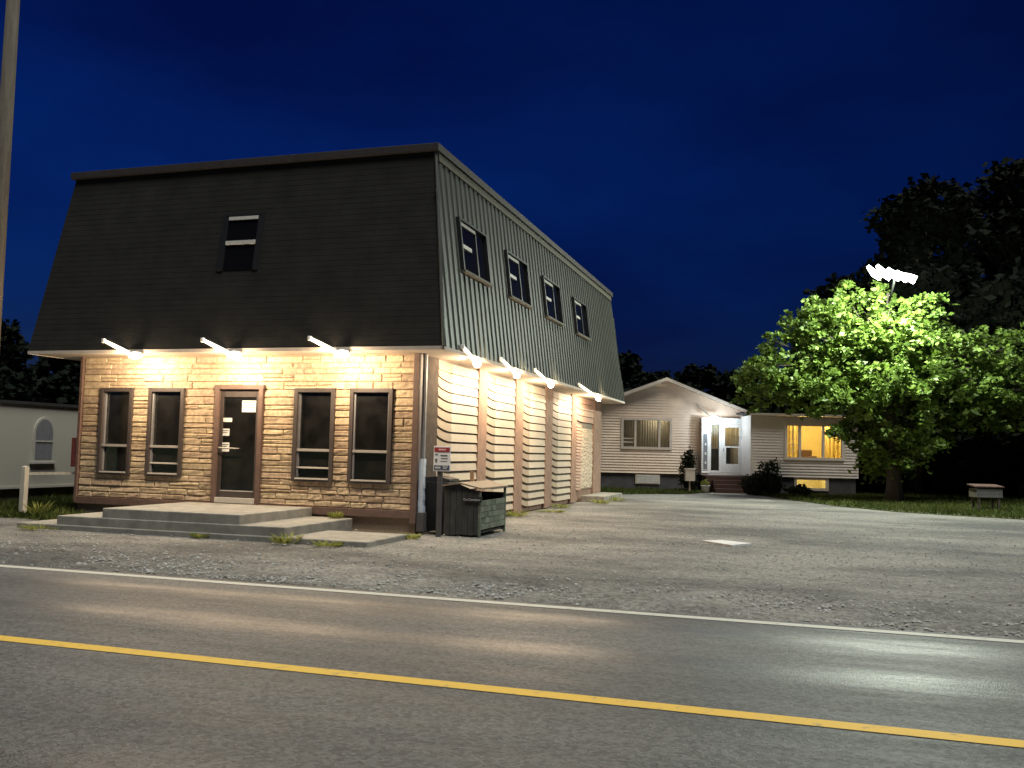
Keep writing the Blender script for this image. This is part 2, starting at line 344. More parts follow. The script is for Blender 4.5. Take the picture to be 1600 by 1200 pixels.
def blades(name, poly, n, h, label, clip=None):
    P = np.array(poly); lo = P.min(0); hi = P.max(0)
    if clip: lo = np.maximum(lo, clip[:2]); hi = np.minimum(hi, clip[2:])
    x = rng.uniform(lo[0], hi[0], n*3); y = rng.uniform(lo[1], hi[1], n*3); k = inpoly(x, y, poly); x = x[k][:n]; y = y[k][:n]; m = len(x)
    hh = h*rng.uniform(.4, 1.3, m)*(.6+.5*np.sin(x*1.7+y*.9)**2); a = rng.uniform(0, 2*PI, m); wd = rng.uniform(.012, .03, m); ln = rng.normal(0, .5, (m, 2))*hh[:, None]
    v = np.zeros((m, 3, 3)); v[:, 0] = np.stack([x-np.cos(a)*wd, y-np.sin(a)*wd, np.full(m, .0)], -1)
    v[:, 1] = np.stack([x+np.cos(a)*wd, y+np.sin(a)*wd, np.full(m, .0)], -1); v[:, 2] = np.stack([x+ln[:, 0], y+ln[:, 1], hh], -1)
    tag(fastmesh(name, v.reshape(-1, 3), 3, 'grass_blade'), label, 'grass', kind='stuff')
blades('grass', lawnR, 14000, .13, 'short grass strip along the foundation of the gabled house')
blades('grass', lawnR2, 52000, .14, 'dim lawn below the flat roofed wing and the maple tree', clip=(4, 12, 26, 31))
blades('grass', lawnL, 26000, .2, 'rough grass beside the grey trailer at far left', clip=(-16, -3, -7, 8))
def pebbles(name, n, box, s0, s1, label):
    x = rng.uniform(box[0], box[1], n); y = box[2]+(box[3]-box[2])*rng.beta(1.2, 2.2, n); s = s0*(s1/s0)**rng.random(n)
    base = np.array([(1,0,0),(0,1,0),(-1,0,0),(0,-1,0),(0,0,.8),(0,0,-.6)]); tri = [(0,1,4),(1,2,4),(2,3,4),(3,0,4),(1,0,5),(2,1,5),(3,2,5),(0,3,5)]
    a = rng.uniform(0, PI, n); q = base[None]*rng.uniform(.6, 1.3, (n, 6, 1))
    X = q[..., 0]*np.cos(a)[:, None]-q[..., 1]*np.sin(a)[:, None]; Y = q[..., 0]*np.sin(a)[:, None]+q[..., 1]*np.cos(a)[:, None]
    V = np.stack([X*s[:, None]+x[:, None], Y*s[:, None]+y[:, None], q[..., 2]*s[:, None]*.7+(s*.2+.012)[:, None]], -1)
    T = V[:, np.array(tri).ravel()].reshape(-1, 3)
    tag(fastmesh(name, T, 3, 'pebble'), label, 'gravel', kind='stuff')
pebbles('loose_gravel', 9000, (-12, 16, -6.95, -4.6), .009, .032, 'loose pale stones along the edge of the asphalt')
pebbles('loose_gravel', 5000, (-6, 16, -5, 12), .008, .03, 'scattered small stones over the gravel lot')

# ------------------------------------------------------------------ shop building
W, D, HE, HR = 8.067, 16.95, 3.52, 7.57
shop = tag(empty('shop_building'), 'two storey shop with stone faced front, green metal mansard roof and lit eaves', 'building')
OPEN = [(-7.52, -6.72, .97, 2.80), (-6.26, -5.41, .97, 2.80), (-4.57, -3.48, .44, 2.86), (-2.70, -1.83, .97, 2.80), (-1.44, -.56, .97, 2.80)]
bw = MB()       # backing wall with real openings
xs = [-W] + [v for o in OPEN for v in o[:2]] + [0]
for i in range(0, len(xs), 2): bw.box(xs[i], xs[i+1], 0, .22, .0, HE)
for o in OPEN:
    bw.box(o[0], o[1], 0, .22, 0, o[2]); bw.box(o[0], o[1], 0, .22, o[3], HE)
stonewall = bw.build('stone_wall', 'mortar', shop)
def stone_mesh(x0, x1, z0, z1):
    nx = 4 if x1-x0 > .3 else 3; nz = 3; g = .006
    x0 += g; x1 -= g; z0 += g; z1 -= g
    dep = random.uniform(.014, .030); c = min(.016, (z1-z0)*.22)
    v = []; f = []
    us = [x0+c] + [x0+c+(x1-x0-2*c)*(k+random.uniform(-.2, .2))/(nx-1) for k in range(1, nx-1)] + [x1-c]
    ws = [z0+c, (z0+z1)/2+random.uniform(-.012, .012), z1-c]
    tl = random.uniform(-.006, .006)
    for j in range(nz):
        for i in range(nx):
            v.append((us[i]+random.uniform(-.004, .004), -dep-random.uniform(-.006, .008)-tl*(j-1), ws[j]+random.uniform(-.005, .005)))
    for j in range(nz-1):
        for i in range(nx-1): a = j*nx+i; f.append((a, a+1, a+nx+1, a+nx))
    ring = [i for i in range(nx)] + [j*nx+nx-1 for j in range(1, nz)] + [(nz-1)*nx+i for i in range(nx-2, -1, -1)] + [j*nx for j in range(nz-2, 0, -1)]
    o = len(v); cx = (x0+x1)/2; cz = (z0+z1)/2
    for r in ring:
        px, _, pz = v[r]
        qx = x0 if abs(px-us[0]) < .012 else x1 if abs(px-us[-1]) < .012 else px
        qz = z0 if abs(pz-ws[0]) < .012 else z1 if abs(pz-ws[-1]) < .012 else pz
        v.append((qx, -.002, qz))
    n = len(ring)
    for k in range(n): f.append((ring[(k+1) % n], ring[k], o+k, o+(k+1) % n))
    return v, f
def courses(z0, z1, n):
    c = [z0]; 
    for k in range(n): c.append(c[-1]+random.uniform(.75, 1.3))
    return [z0+(q-z0)*(z1-z0)/(c[-1]-z0) for q in c]
zs = courses(.44, .97, 4)[:-1] + courses(.97, 2.80, 14)[:-1] + courses(2.80, HE-.02, 5)
rects = []
for k in range(len(zs)-1):
    a, b = zs[k], zs[k+1]; mid = (a+b)/2
    blk = sorted([(o[0]-.0, o[1]+.0) for o in OPEN if o[2] < mid < o[3]])
    edges = [-W+.02] + [q for o in blk for q in o] + [-.09]
    for i in range(0, len(edges), 2):
        x, e = edges[i], edges[i+1]
        while x < e-.01:
            wd = random.uniform(.34, .85) if x < -2.6 else random.uniform(.24, .52)
            if e-x-wd < .2: wd = e-x if e-x < .9 else (e-x)/2
            if b-a > .15 and random.random() < .28 and wd > .35:
                h = a+(b-a)*random.uniform(.42, .58); rects += [(x, x+wd, a, h), (x, x+wd, h, b)]
            else: rects.append((x, x+wd, a, b))
            x += wd
rects.sort(key=lambda r: -(r[1]-r[0])*(r[3]-r[2]))
for r in rects[:300]:
    b = MB(); b.add(*stone_mesh(*r)); b.build('stone', 'stone', stonewall)
b = MB()
for r in rects[300:]: b.add(*stone_mesh(*r))
if len(rects) > 300: tag(b.build('small_stones', 'stone', stonewall), kind='stuff')
print('stones', len(rects))
# foundation, base board, corner boards, other walls, dark room behind the glass
MB().box(-W+.03, -.02, .03, .2, -.05, .30).box(-.2, -.03, .2, D, -.05, .02).build('foundation', 'dark_base', shop)
MB().box(-W-.02, .03, -.07, .02, .29, .44).build('base_board', 'brown_trim', shop, .006)
MB().box(-.09, .035, -.085, .12, .2, HE-.003).build('corner_board', 'brown_trim', shop, .006)
MB().box(-W-.05, -W+.02, -.075, .1, .30, HE-.003).build('corner_board', 'brown_trim', shop, .006)
sw = MB().box(-.2, 0, .22, D, .02, HE).box(-W, -W+.2, .22, D, 0, HE).box(-W, 0, D, D+.2, 0, HE)
sidewall = sw.build('rendered_wall', 'brown_wall', shop)
rm = MB().box(-W+.2, -.2, 3.4, 3.5, .4, 3.5).box(-W+.2, -.2, .22, 3.5, .36, .44).box(-W+.2, -.2, .22, 3.5, 3.42, 3.5); rm.build('room_lining', 'dark_room', shop)
def shop_window(o, low_bar):
    x0, x1, z0, z1 = o
    t = empty('window', (0, 0, 0), 0, shop)
    f = .055
    MB().box(x0-.03, x0+f, -.075, .12, z0-.03, z1+.03).box(x1-f, x1+.03, -.075, .12, z0-.03, z1+.03).box(x0+f, x1-f, -.074, .12, z1-f, z1+.03).box(x0+f, x1-f, -.074, .12, z0-.03, z0+f-.01).build('frame', 'frame', t, .006)
    MB().box(x0+f, x1-f, -.045, .07, 1.545, 1.60).build('crossbar', 'grey_rail', t, .005)
    MB().box(x0+f, x1-f, .03, .036, 1.60, z1-f).build('pane', 'glass', t)
    MB().box(x0+f, x1-f, .03, .036, z0+f-.01, 1.545).build('pane', 'glass', t)
    MB().box(x0+f, x1-f, -.085, -.0745, z0+f-.045, z0+f-.012).build('sill', 'light_rail', t, .003)
    if low_bar: MB().box(x0+f, x1-f, -.03, .028, 1.20, 1.235).build('vent_bar', 'light_rail', t, .004)
    MB().box(x0+f, x0+f+.035, -.02, .028, z0+f, z1-f).box(x1-f-.03, x1-f, -.02, .028, z0+f, z1-f).build('sash', 'pipe_grey', t)
for o, lb in zip([OPEN[0], OPEN[1], OPEN[3], OPEN[4]], (0, 1, 1, 0)): shop_window(o, lb)
# the glazed door
dr = empty('door', (0, 0, 0), 0, shop); x0, x1, z0, z1 = OPEN[2]; z0 = .55
MB().box(x0-.03, x0+.07, -.095, .14, z0-.11, z1+.02).box(x1-.07, x1+.03, -.095, .14, z0-.11, z1+.02).box(x0-.05, x1+.05, -.096, .14, z1-.06, z1+.035).build('door_frame', 'brown_trim', dr, .008)
MB().box(x0+.07, x1-.07, -.10, .14, z0-.11, z0+.0).build('threshold', 'light_rail', dr, .006)
MB().box(x0+.07, x0+.15, -.03, .03, z0, z1-.06).box(x1-.15, x1-.07, -.03, .03, z0, z1-.06).box(x0+.15, x1-.15, -.03, .03, z1-.22, z1-.06).box(x0+.15, x1-.15, -.03, .03, z0, z0+.13).build('door_leaf', 'frame', dr, .005)
MB().box(x0+.15, x1-.15, -.004, .004, z0+.13, z1-.22).build('pane', 'glass', dr)
MB().box(x0+.15, x1-.15, -.018, -.006, z0+.13, z0+.15).build('kick_bead', 'light_rail', dr)
MB().tube([(x0+.12, -.03, 1.58), (x0+.12, -.09, 1.58), (x0+.55, -.09, 1.57), (x0+.55, -.012, 1.57)], .012, 8).build('push_bar', 'light_rail', dr)
def notice(label, x, z, wd, h, stripe=None, lines=0):
    o = tag(MB().box(x, x+wd, -.012, -.008, z, z+h).build('notice', 'sign_white'), label, 'notice', 'papers taped to the shop door')
    if stripe: MB().box(x+.01, x+wd-.01, -.0145, -.0121, z+stripe[0], z+stripe[1]).build('printed_band', 'sign_pink', o)
    b = MB()
    for k in range(lines): b.box(x+.02, x+wd-.02-.03*(k % 2), -.0145, -.0121, z+h-.05-.04*k, z+h-.035-.04*k)
    if lines: b.build('printed_lines', 'sign_dark', o)
notice('wide white notice with a red band high on the shop door', x1-.50, 2.33, .33, .24, (.085, .115), 1)
notice('narrow white paper strip on the shop door glass, highest of three', x0+.10, 2.12, .26, .085)
notice('middle small white paper on the shop door glass', x0+.10, 1.83, .21, .15, None, 2)
notice('lowest and largest white paper on left edge of the door', x0+.09, 1.50, .23, .19, None, 3)
tag(MB().lathe([(.045, 0), (.05, .02), (.05, .2), (.02, .28), (.018, .34)], (-7.3, .26, .99)).build('bottle', 'bottle_blue', smooth=True), 'blue bottle standing inside the leftmost shop window', 'bottle')
MB().box(-7.45, -6.8, .22, .36, .94, .985).build('window_board', 'brown_trim', shop)
o = tag(MB().box(-7.08, -6.90, .24, .34, .987, 1.07).build('box', 'yellow_thing', bevel=.01), 'small yellow box on the sill inside the leftmost window', 'box')
MB().box(-7.082, -6.898, .238, .342, 1.05, 1.075).build('lid', 'yellow_thing', o)

# soffit and mansard roof
BX0, BX1, BY0, BY1 = -W-.806, .806, -.80, D+.72
TX0, TX1, TY0, TY1 = -W-.29, .29, -.22, D+.22
MB().box(BX0+.01, BX1-.01, BY0+.01, BY1-.01, HE, HE+.03).build('soffit', 'soffit', shop)
MB().box(BX0, BX1, BY0-.012, BY0+.012, HE-.012, HE+.055).box(BX0, BX1, BY1-.012, BY1+.012, HE-.012, HE+.055).box(BX1-.012, BX1+.012, BY0+.012, BY1-.012, HE-.012, HE+.055).box(BX0-.012, BX0+.012, BY0+.012, BY1-.012, HE-.012, HE+.055).build('fascia', 'soffit', shop)
zb = HE+.05
Bq = [(BX0, BY0, zb), (BX1, BY0, zb), (BX1, BY1, zb), (BX0, BY1, zb)]; Tq = [(TX0, TY0, HR), (TX1, TY0, HR), (TX1, TY1, HR), (TX0, TY1, HR)]
mans = MB().add(Bq+Tq, [(4, 5, 6, 7), (1, 2, 6, 5), (2, 3, 7, 6), (3, 0, 4, 7), (0, 1, 5, 4)]).build('mansard_roof', 'green_metal', shop)
def face_frame(o, u, v):
    u = Vector(u).normalized(); v = Vector(v).normalized(); n = u.cross(v).normalized(); o = Vector(o)
    return Matrix(((u.x, v.x, n.x, o.x), (u.y, v.y, n.y, o.y), (u.z, v.z, n.z, o.z), (0, 0, 0, 1)))
SL = Vector((TX1-BX1, 0, HR-zb)); slope = SL.length
FS = face_frame((BX1, 0, zb), (0, 1, 0), SL)                       # right face: u = y, v = up the slope, n = out
FF = face_frame((0, BY0, zb), (1, 0, 0), (0, TY0-BY0, HR-zb))      # street face: u = x
slopeF = math.hypot(TY0-BY0, HR-zb)
# street face is covered by dark shingle courses laid over the metal
b = MB(FF); nrow = 34
for k in range(nrow):
    v0 = slopeF*k/nrow; v1 = slopeF*(k+1)/nrow+.02
    s0 = .514*min(1, v0/slopeF); s1 = .514*min(1, v1/slopeF)
    xa, xb, xc, xd = BX0+s0+.004, BX1-s0-.004, BX1-s1-.004, BX0+s1+.004
    b.add([(xa, v0, .009), (xb, v0, .009), (xc, v1, .006), (xd, v1, .006), (xa, v0, .002), (xb, v0, .002)], [(0, 1, 2, 3), (4, 5, 1, 0)])
b.build('shingle_courses', 'shingle', shop)
SWIN = [(.62, 2.25), (3.80, 5.45), (7.05, 8.75), (10.55, 12.2)]; WV0, WV1 = 1.72, 2.78
pitch = .29; y = BY0+.1
while y < BY1-.05:
    s = .55*1.0
    yt0 = y
    lim = slope-.22
    # the corner hips cut the ends
    dmin = min(y-BY0, BY1-y); vmax = min(lim, dmin/.5*slope) if dmin < .5 else lim
    seg = [(.0, vmax)]
    for a, c in SWIN:
        if a-.07 < y < c+.07: seg = [(0, WV0-.07), (WV1+.07, vmax)]
    for v0, v1 in seg:
        if v1-v0 > .1:
            MB(FS).add([(y-.02, v0, 0), (y+.02, v0, 0), (y+.010, v0, .028), (y-.010, v0, .028), (y-.02, v1, 0), (y+.02, v1, 0), (y+.010, v1, .028), (y-.010, v1, .028)],
                [(0, 3, 2, 1), (4, 5, 6, 7), (1, 2, 6, 5), (2, 3, 7, 6), (3, 0, 4, 7)]).build('rib', 'green_metal', mans)
    y += pitch
MB().tube([(BX1+.01, BY0-.01, zb), (TX1+.01, TY0-.01, HR)], .035, 8).build('hip_flashing', 'green_metal', shop)
MB(FS).box(TY0+.05, TY1-.05, slope-.26, slope-.10, .0, .04).build('trim_band', 'roof_trim', shop)
MB().box(TX0-.10, TX1+.10, TY0-.10, TY1+.10, HR-.08, HR+.07).build('roof_cap', 'roof_cap', shop, .01)
def mansard_window(FR, a, c, v0, v1, split, sill=True, kind=0):
    t = empty('window', (0, 0, 0), 0, shop)
    h_ = .035 if kind else .085; MB(FR).box(a-.05, a+.02, v0, v1+.05, 0, h_).box(c-.02, c+.05, v0, v1+.05, 0, h_).box(a+.02, c-.02, v1, v1+.05, 0, h_).build('frame', 'black_plate', t)
    MB(FR).box(a+.02, c-.02, v0, v1, .012, .02).build('pane', 'black_plate' if 0 else 'dark_glass', t)
    m = a+(c-a)*split; mid = v0+(v1-v0)*.5
    MB(FR).box(a+.10, m-.04, v1-.09, v1-.02, .02, .05).build('sash_rail', 'light_rail', t)
    MB(FR).box(a+.10, (m-.04 if kind else a+(m-a)*.62), mid-.04, mid+.04, .02, .055).build('sash_rail', 'light_rail', t)
    MB(FR).box(m-.035, m+.035, v0, v1-.02, .02, .04).build('mullion', 'black_plate', t)
    MB(FR).box(a+.03, a+.09, v0, v1-.02, .02, .045).build('sash_stile', 'black_plate', t)
    if sill: MB(FR).box(a-.06, c+.06, v0-.05, v0, 0, .11).build('sill', 'roof_trim', t)
m, t_, b_ = nodes('dark_glass'); b_.inputs['Base Color'].default_value = (.006, .006, .007, 1); b_.inputs['Roughness'].default_value = .12; b_.inputs['Specular IOR Level'].default_value = .12
nz = N(t_, 'ShaderNodeTexNoise'); nz.inputs['Scale'].default_value = 2; bb = N(t_, 'ShaderNodeBump'); bb.inputs['Strength'].default_value = .05; t_.links.new(nz.outputs[0], bb.inputs['Height']); t_.links.new(bb.outputs[0], b_.inputs['Normal'])
for a, c in SWIN: mansard_window(FS, a, c, WV0, WV1, .62)
mansard_window(FF, -4.30, -3.42, 1.66, 2.84, .95, False, 1)

# side bays: five shallow swept bays of horizontal boards between rendered piers
BAYS = [(.95, 3.30), (3.92, 6.20), (6.92, 9.22), (9.98, 12.38), (13.06, 15.70)]
def bay_board(y0, y1, za, zb_, k, lift, part=0):
    yk = y0+(y1-y0)*.30; out = .05; pr = .024
    st = [(y0+.01, .004, 1.0)] + [(y0+(yk-y0)*t, out*math.sin(t*PI/2)**.8*.92, (1-t)**2) for t in (.15, .35, .6, .85)] + [(yk, out, 0)] + [(yk+(y1-yk)*.5, out, 0), (y1, out, 0)]
    if part == 1: st = st[:6]
    if part == 2: st = st[5:]
    v = []; f = []
    for y, x, l in st:
        dz = l*lift
        v += [(x+pr, y, za+dz), (x+.002, y, zb_+dz), (x-.03, y, zb_+dz), (x-.03, y, za+dz)]
    for i in range(len(st)-1):
        a = 4*i
        for j in range(4): f.append((a+j, a+4+j, a+4+(j+1) % 4, a+(j+1) % 4))
    f.append((0, 1, 2, 3)); e = 4*(len(st)-1); f.append((e+3, e+2, e+1, e))
    return v, f
BH = .207
for bi, (y0, y1) in enumerate(BAYS):
    bay = empty('boarded_bay', (0, 0, 0), 0, shop)
    yk = y0+(y1-y0)*.30
    zlow = .16 if bi < 4 else .40
    b = MB(); b.prism([(-.001, y0+.02), (.006, y0+.03), (.022, yk), (.022, y1-.004), (-.001, y1-.004)], zlow+.03, HE-.003, 2)
    b.build('core', 'core_brown', bay, recalc=True)
    z = zlow
    while z < HE-.06:
        zt = min(z+BH, HE-.006)
        if bi == 4 and z < 2.55:
            z += BH; continue
        m_ = 'cream_board' if bi < 4 else 'pink_board'
        lift = min(.11, HE-.008-zt)
        MB().add(*bay_board(y0, y1, z, zt-(.012+.062*max(0, 1-(z-.1)/2.9)), 0, lift, 2)).build('board', m_, bay, recalc=True)  # gaps widen downward, lap shadows built into the spacing
        MB().add(*bay_board(y0, y1, z, zt-(.012+.062*max(0, 1-(z-.1)/2.9)), 0, lift, 1)).build('board_end', 'dimmed_board' if bi < 4 else 'pink_board', bay, recalc=True)
        z += BH
    if bi == 4:
        zc = 2.55+.09
        z = zlow
        while z < 2.5:     # finer sweeping laths on the near cheek, rough render on the face
            v, f = bay_board(y0, yk+.001, z, z+.098, 0, .1)
            MB().add(v, f).build('lath', 'pink_board', bay, recalc=True); z += .104
        ny, nz_ = 26, 46; vs = []; fs = []
        for j in range(nz_+1):
            for i in range(ny+1):
                yy = yk+.32+(y1-yk-.32)*i/ny; zz = zlow+(2.47-zlow)*j/nz_; ed = i in (0, ny) or j in (0, nz_)
                vs.append((.023 if ed else .05+random.uniform(-.016, .022), yy-.33*(1-i/ny), zz))
        for j in range(nz_):
            for i in range(ny): a = j*(ny+1)+i; fs.append((a, a+1, a+ny+2, a+ny+1))
        MB().add(vs, fs).build('rough_render', 'stucco', bay, smooth=False)
for a, c in [(.13, .93)] + [(BAYS[i][1]+.01, BAYS[i+1][0]-.01) for i in range(4)] + [(15.72, D+.03)]:
    shaded = a < .5  # the shade beside the corner is put into this pier's colour
    MB().box(-.003, .085 if not shaded else .03, a, c, .02, HE-.004).build('pier', 'brown_wall' if not shaded else 'dark_base', shop, .006)
# downspout at the street corner: grey above, pale blue flaking length below
dn = empty('downspout', (0, 0, 0), 0, shop)
MB().box(.075, .155, -.03, .05, 1.35, HE-.004).build('upper_pipe', 'pipe_grey', dn, .012)
lp = MB(); 
prev = None
for k in range(9):
    z0 = .42+.115*k; lp.box(.068+random.uniform(-.006, .004), .172+random.uniform(-.016, .012), -.045, .06, z0, z0+.1151)
lp.build('lower_pipe', 'pipe_blue', dn); MB().box(.05, .20, -.07, .09, .05, .42).build('foot', 'foundation', dn, .01)

# eave lamps: the smeared light streak built as a glowing arm fixed above the eave reaching down to a flood head that washes the wall
def eave_lamp(label, a, h, aim, watts):
    a = Vector(a); h = Vector(h); aim = Vector(aim).normalized()
    t = tag(empty('eave_lamp', a), label, 'lamp', 'lamps along the eaves of the shop')
    d = h-a
    side = Vector((0, 0, 1)).cross(d).normalized()
    MB().box(-.035, .035, -.035, .035, -.045, .045).build('mounting_plate', 'lamp_metal', t, .01)
    MB().tube([(0, 0, 0), d*.3, d*.72, d*.95], [.034, .040, .042, .04], 10).build('streak_tube', 'streak_warm', t, smooth=True)
    hx = Vector((d.x, d.y, 0)).normalized()
    q0 = d - hx*.10; q1 = d + hx*.20
    MB().tube([q0+Vector((0, 0, .03)), q0*.5+q1*.5+Vector((0, 0, .04)), q1+Vector((0, 0, .03))], [.04, .05, .036], 12).build('housing', 'lamp_metal', t, smooth=True)
    MB().tube([q0+hx*.01, q0*.5+q1*.5+Vector((0, 0, -.008)), q1-hx*.01], [.05, .085, .05], 12).build('bulb', 'bulb_warm', t, smooth=True)
    pointlight('lamp_light', d-aim*.08+Vector((0, 0, -.14)), watts, (1, .76, .50), .05, t)
FW = 190
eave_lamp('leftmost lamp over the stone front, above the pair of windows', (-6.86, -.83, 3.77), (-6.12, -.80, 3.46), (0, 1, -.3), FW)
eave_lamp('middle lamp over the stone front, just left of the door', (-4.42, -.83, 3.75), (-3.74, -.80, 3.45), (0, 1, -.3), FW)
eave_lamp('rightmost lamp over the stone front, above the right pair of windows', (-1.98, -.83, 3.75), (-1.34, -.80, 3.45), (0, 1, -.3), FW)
SWT = 200
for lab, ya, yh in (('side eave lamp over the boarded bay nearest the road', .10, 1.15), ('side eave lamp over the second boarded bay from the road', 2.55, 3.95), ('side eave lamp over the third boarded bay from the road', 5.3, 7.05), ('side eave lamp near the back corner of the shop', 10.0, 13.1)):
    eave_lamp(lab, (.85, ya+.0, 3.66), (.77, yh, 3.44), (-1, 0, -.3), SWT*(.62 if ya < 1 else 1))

# stepped concrete porch
pch = tag(empty('porch_steps', (-3.6, -1.4, 0)), 'long stepped concrete porch slab below the shop door', 'steps')
def slab(x0, x1, y0, y1, z0, z1, name):
    b = MB(Matrix.Translation((3.6, 1.4, 0))); b.box(x0, x1, y0, y1, z0, z1); return b.build(name, 'concrete', pch, .018)
slab(-5.12, -2.2, -2.62, -.09, -.02, .43, 'landing')
slab(-6.12, -1.28, -2.645, -.12, -.02, .255, 'step'); slab(-7.0, .30, -2.70, -1.05, -.02, .09, 'step')

# ------------------------------------------------------------------ things by the shop corner
gb = tag(empty('garbage_box', (.98, .70, 0)), 'weathered wooden garbage box with gabled lid beside the shop corner', 'garbage box')
# local: street side at y=-.72, lot side at x=+.36
MB().box(-.36, -.33, -.72, .82, .04, .80).box(-.33, .33, .79, .82, .04, .80).box(-.33, .33, -.69, .79, .06, .10).build('carcass', 'box_wood', gb)
for k in range(6):
    xx = -.36+.72*k/6; MB().box(xx+.004, xx+.116, -.75, -.72, .03+random.uniform(-.01, .01), .88).build('plank', 'box_wood', gb, .004)
rows = 5
for k in range(rows):
    z0 = .13+.112*k; y = -.69; j = 0
    while y < .80:
        L_ = random.uniform(.22, .42) if j else random.uniform(.1, .3); L_ = min(L_, .81-y)
        if .81-(y+L_) < .1: L_ = .81-y
        MB().box(.33, .36+random.uniform(0, .012), y+.004, y+L_-.004, z0+.004, z0+.108).build('shingle', 'box_green', gb, .004); y += L_; j += 1
MB().box(.33, .375, -.755, -.71, 0, .86).build('post', 'box_green', gb, .004); MB().box(.33, .375, .80, .845, 0, .93).build('post', 'box_green', gb, .004)
MB().box(-.37, -.33, -.745, -.70, 0, .86).build('post', 'box_wood', gb, .004)
MB().prism([(-.36, .86), (.33, .84), (-.05, .985), (-.36, .95)], -.745, -.715, 1).build('gable_end', 'box_wood', gb, recalc=True)
MB().prism([(-.40, .945), (-.05, 1.00), (-.05, 1.03), (-.40, .975)], -.80, .88, 1).build('lid', 'box_lid', gb, recalc=True)
MB().prism([(-.05, 1.00), (.40, .905), (.40, .935), (-.05, 1.03)], -.80, .88, 1).build('lid', 'box_lid', gb, recalc=True)
MB().box(.04, .40, -.775, -.752, .655, .765).build('name_plate', 'black_plate', gb, .003)
def text(name, s, size, mx, m, parent=None):
    c = bpy.data.curves.new(name, 'FONT'); c.body = s; c.size = size; c.extrude = .001; c.align_x = 'CENTER'; c.align_y = 'CENTER'
    o = bpy.data.objects.new(name, c); col.objects.link(o)
    dg = bpy.context.evaluated_depsgraph_get(); me = bpy.data.meshes.new_from_object(o.evaluated_get(dg)); me.transform(mx)
    bpy.data.objects.remove(o); me.materials.clear(); me.materials.append(M[m]); q = bpy.data.objects.new(name, me); col.objects.link(q)
    if parent: q.parent = parent
    return q
text('lettering', 'Co-Container', .062, Matrix.Translation((.21, -.777, .708)) @ Matrix.Rotation(PI/2, 4, 'X'), 'pale_letter', gb)
tag(MB().box(.60, .68, 1.40, 1.46, 1.005, 1.20).box(.602, .678, 1.402, 1.458, .975, 1.01).build('wood_block', 'raw_wood', bevel=.004), 'short stub of raw wood standing on the garbage box lid', 'wood block')
bn = tag(empty('wheelie_bin', (.36, .42, 0)), 'black wheelie bin tucked between downspout and garbage box', 'bin')
MB().hexa([(-.20, -.24, .06), (.20, -.24, .06), (.20, .24, .06), (-.20, .24, .06)], [(-.25, -.29, 1.02), (.25, -.29, 1.02), (.25, .29, 1.02), (-.25, .29, 1.02)]).build('body', 'bin_black', bn, .02)
MB().prism([(-.30, 1.03), (.27, 1.03), (.27, 1.07), (0, 1.12), (-.30, 1.09)], -.27, .27, 1).build('lid', 'bin_black', bn, recalc=True)
for s in (-1, 1): MB().tube([(.16, s*.24, .1), (.16, s*.29, .1)], .1, 14).build('wheel', 'bin_black', bn)
ys = tag(empty('yard_sign', (.62, -.33, 0)), 'white real estate sign with red header on a grey stake by the downspout', 'sign')
MB().box(-.055, .035, .0, .07, -.02, 1.30).build('stake', 'foundation', ys, .005)
pn = MB().box(-.13, .21, -.022, -.002, 1.235, 1.71).build('panel', 'sign_white', ys, .004)
MB().box(-.115, .195, -.027, -.0225, 1.60, 1.685).build('header_band', 'sign_red', pn); MB().box(-.03, .12, -.030, -.0275, 1.63, 1.66).build('header_word', 'sign_pink', pn)
MB().box(-.115, .195, -.027, -.0225, 1.265, 1.345).build('footer_band', 'sign_blue', pn)
MB().box(-.095, .02, -.030, -.0275, 1.285, 1.32).box(.06, .17, -.030, -.0275, 1.31, 1.33).box(.07, .15, -.030, -.0275, 1.28, 1.298).build('footer_words', 'pale_letter', pn)
MB().box(-.10, -.045, -.025, -.0222, 1.535, 1.562).prism([(-.10, 1.47), (-.05, 1.47), (-.06, 1.40), (-.09, 1.40)], -.025, -.0222, 1).build('portrait_mark', 'sign_dark', pn)
MB().box(.01, .15, -.025, -.0222, 1.52, 1.545).box(.02, .16, -.025, -.0222, 1.47, 1.485).box(.01, .15, -.025, -.0222, 1.42, 1.43).build('text_lines', 'sign_dark', pn)
st = tag(empty('side_step', (.45, 16.0, 0)), 'low concrete step against the far end of the shop side wall', 'step')
MB().box(-.34, .46, -2.3, .9, -.02, .21).build('slab', 'concrete', st, .015); MB().box(-.34, .30, .902, 1.5, -.02, .12).build('lower_slab', 'concrete', st, .015)
cv = tag(MB().add([(5.36, 1.35, .03), (5.95, .72, .03), (6.28, 1.30, .03), (5.70, 1.66, .03), (5.36, 1.35, -.02), (5.95, .72, -.02), (6.28, 1.30, -.02), (5.70, 1.66, -.02)],
    [(0, 1, 2, 3), (0, 4, 5, 1), (1, 5, 6, 2), (2, 6, 7, 3), (3, 7, 4, 0)]).build('concrete_cover', 'white_dirty'), 'flat pale slab lying alone in the middle of the gravel lot', 'slab')

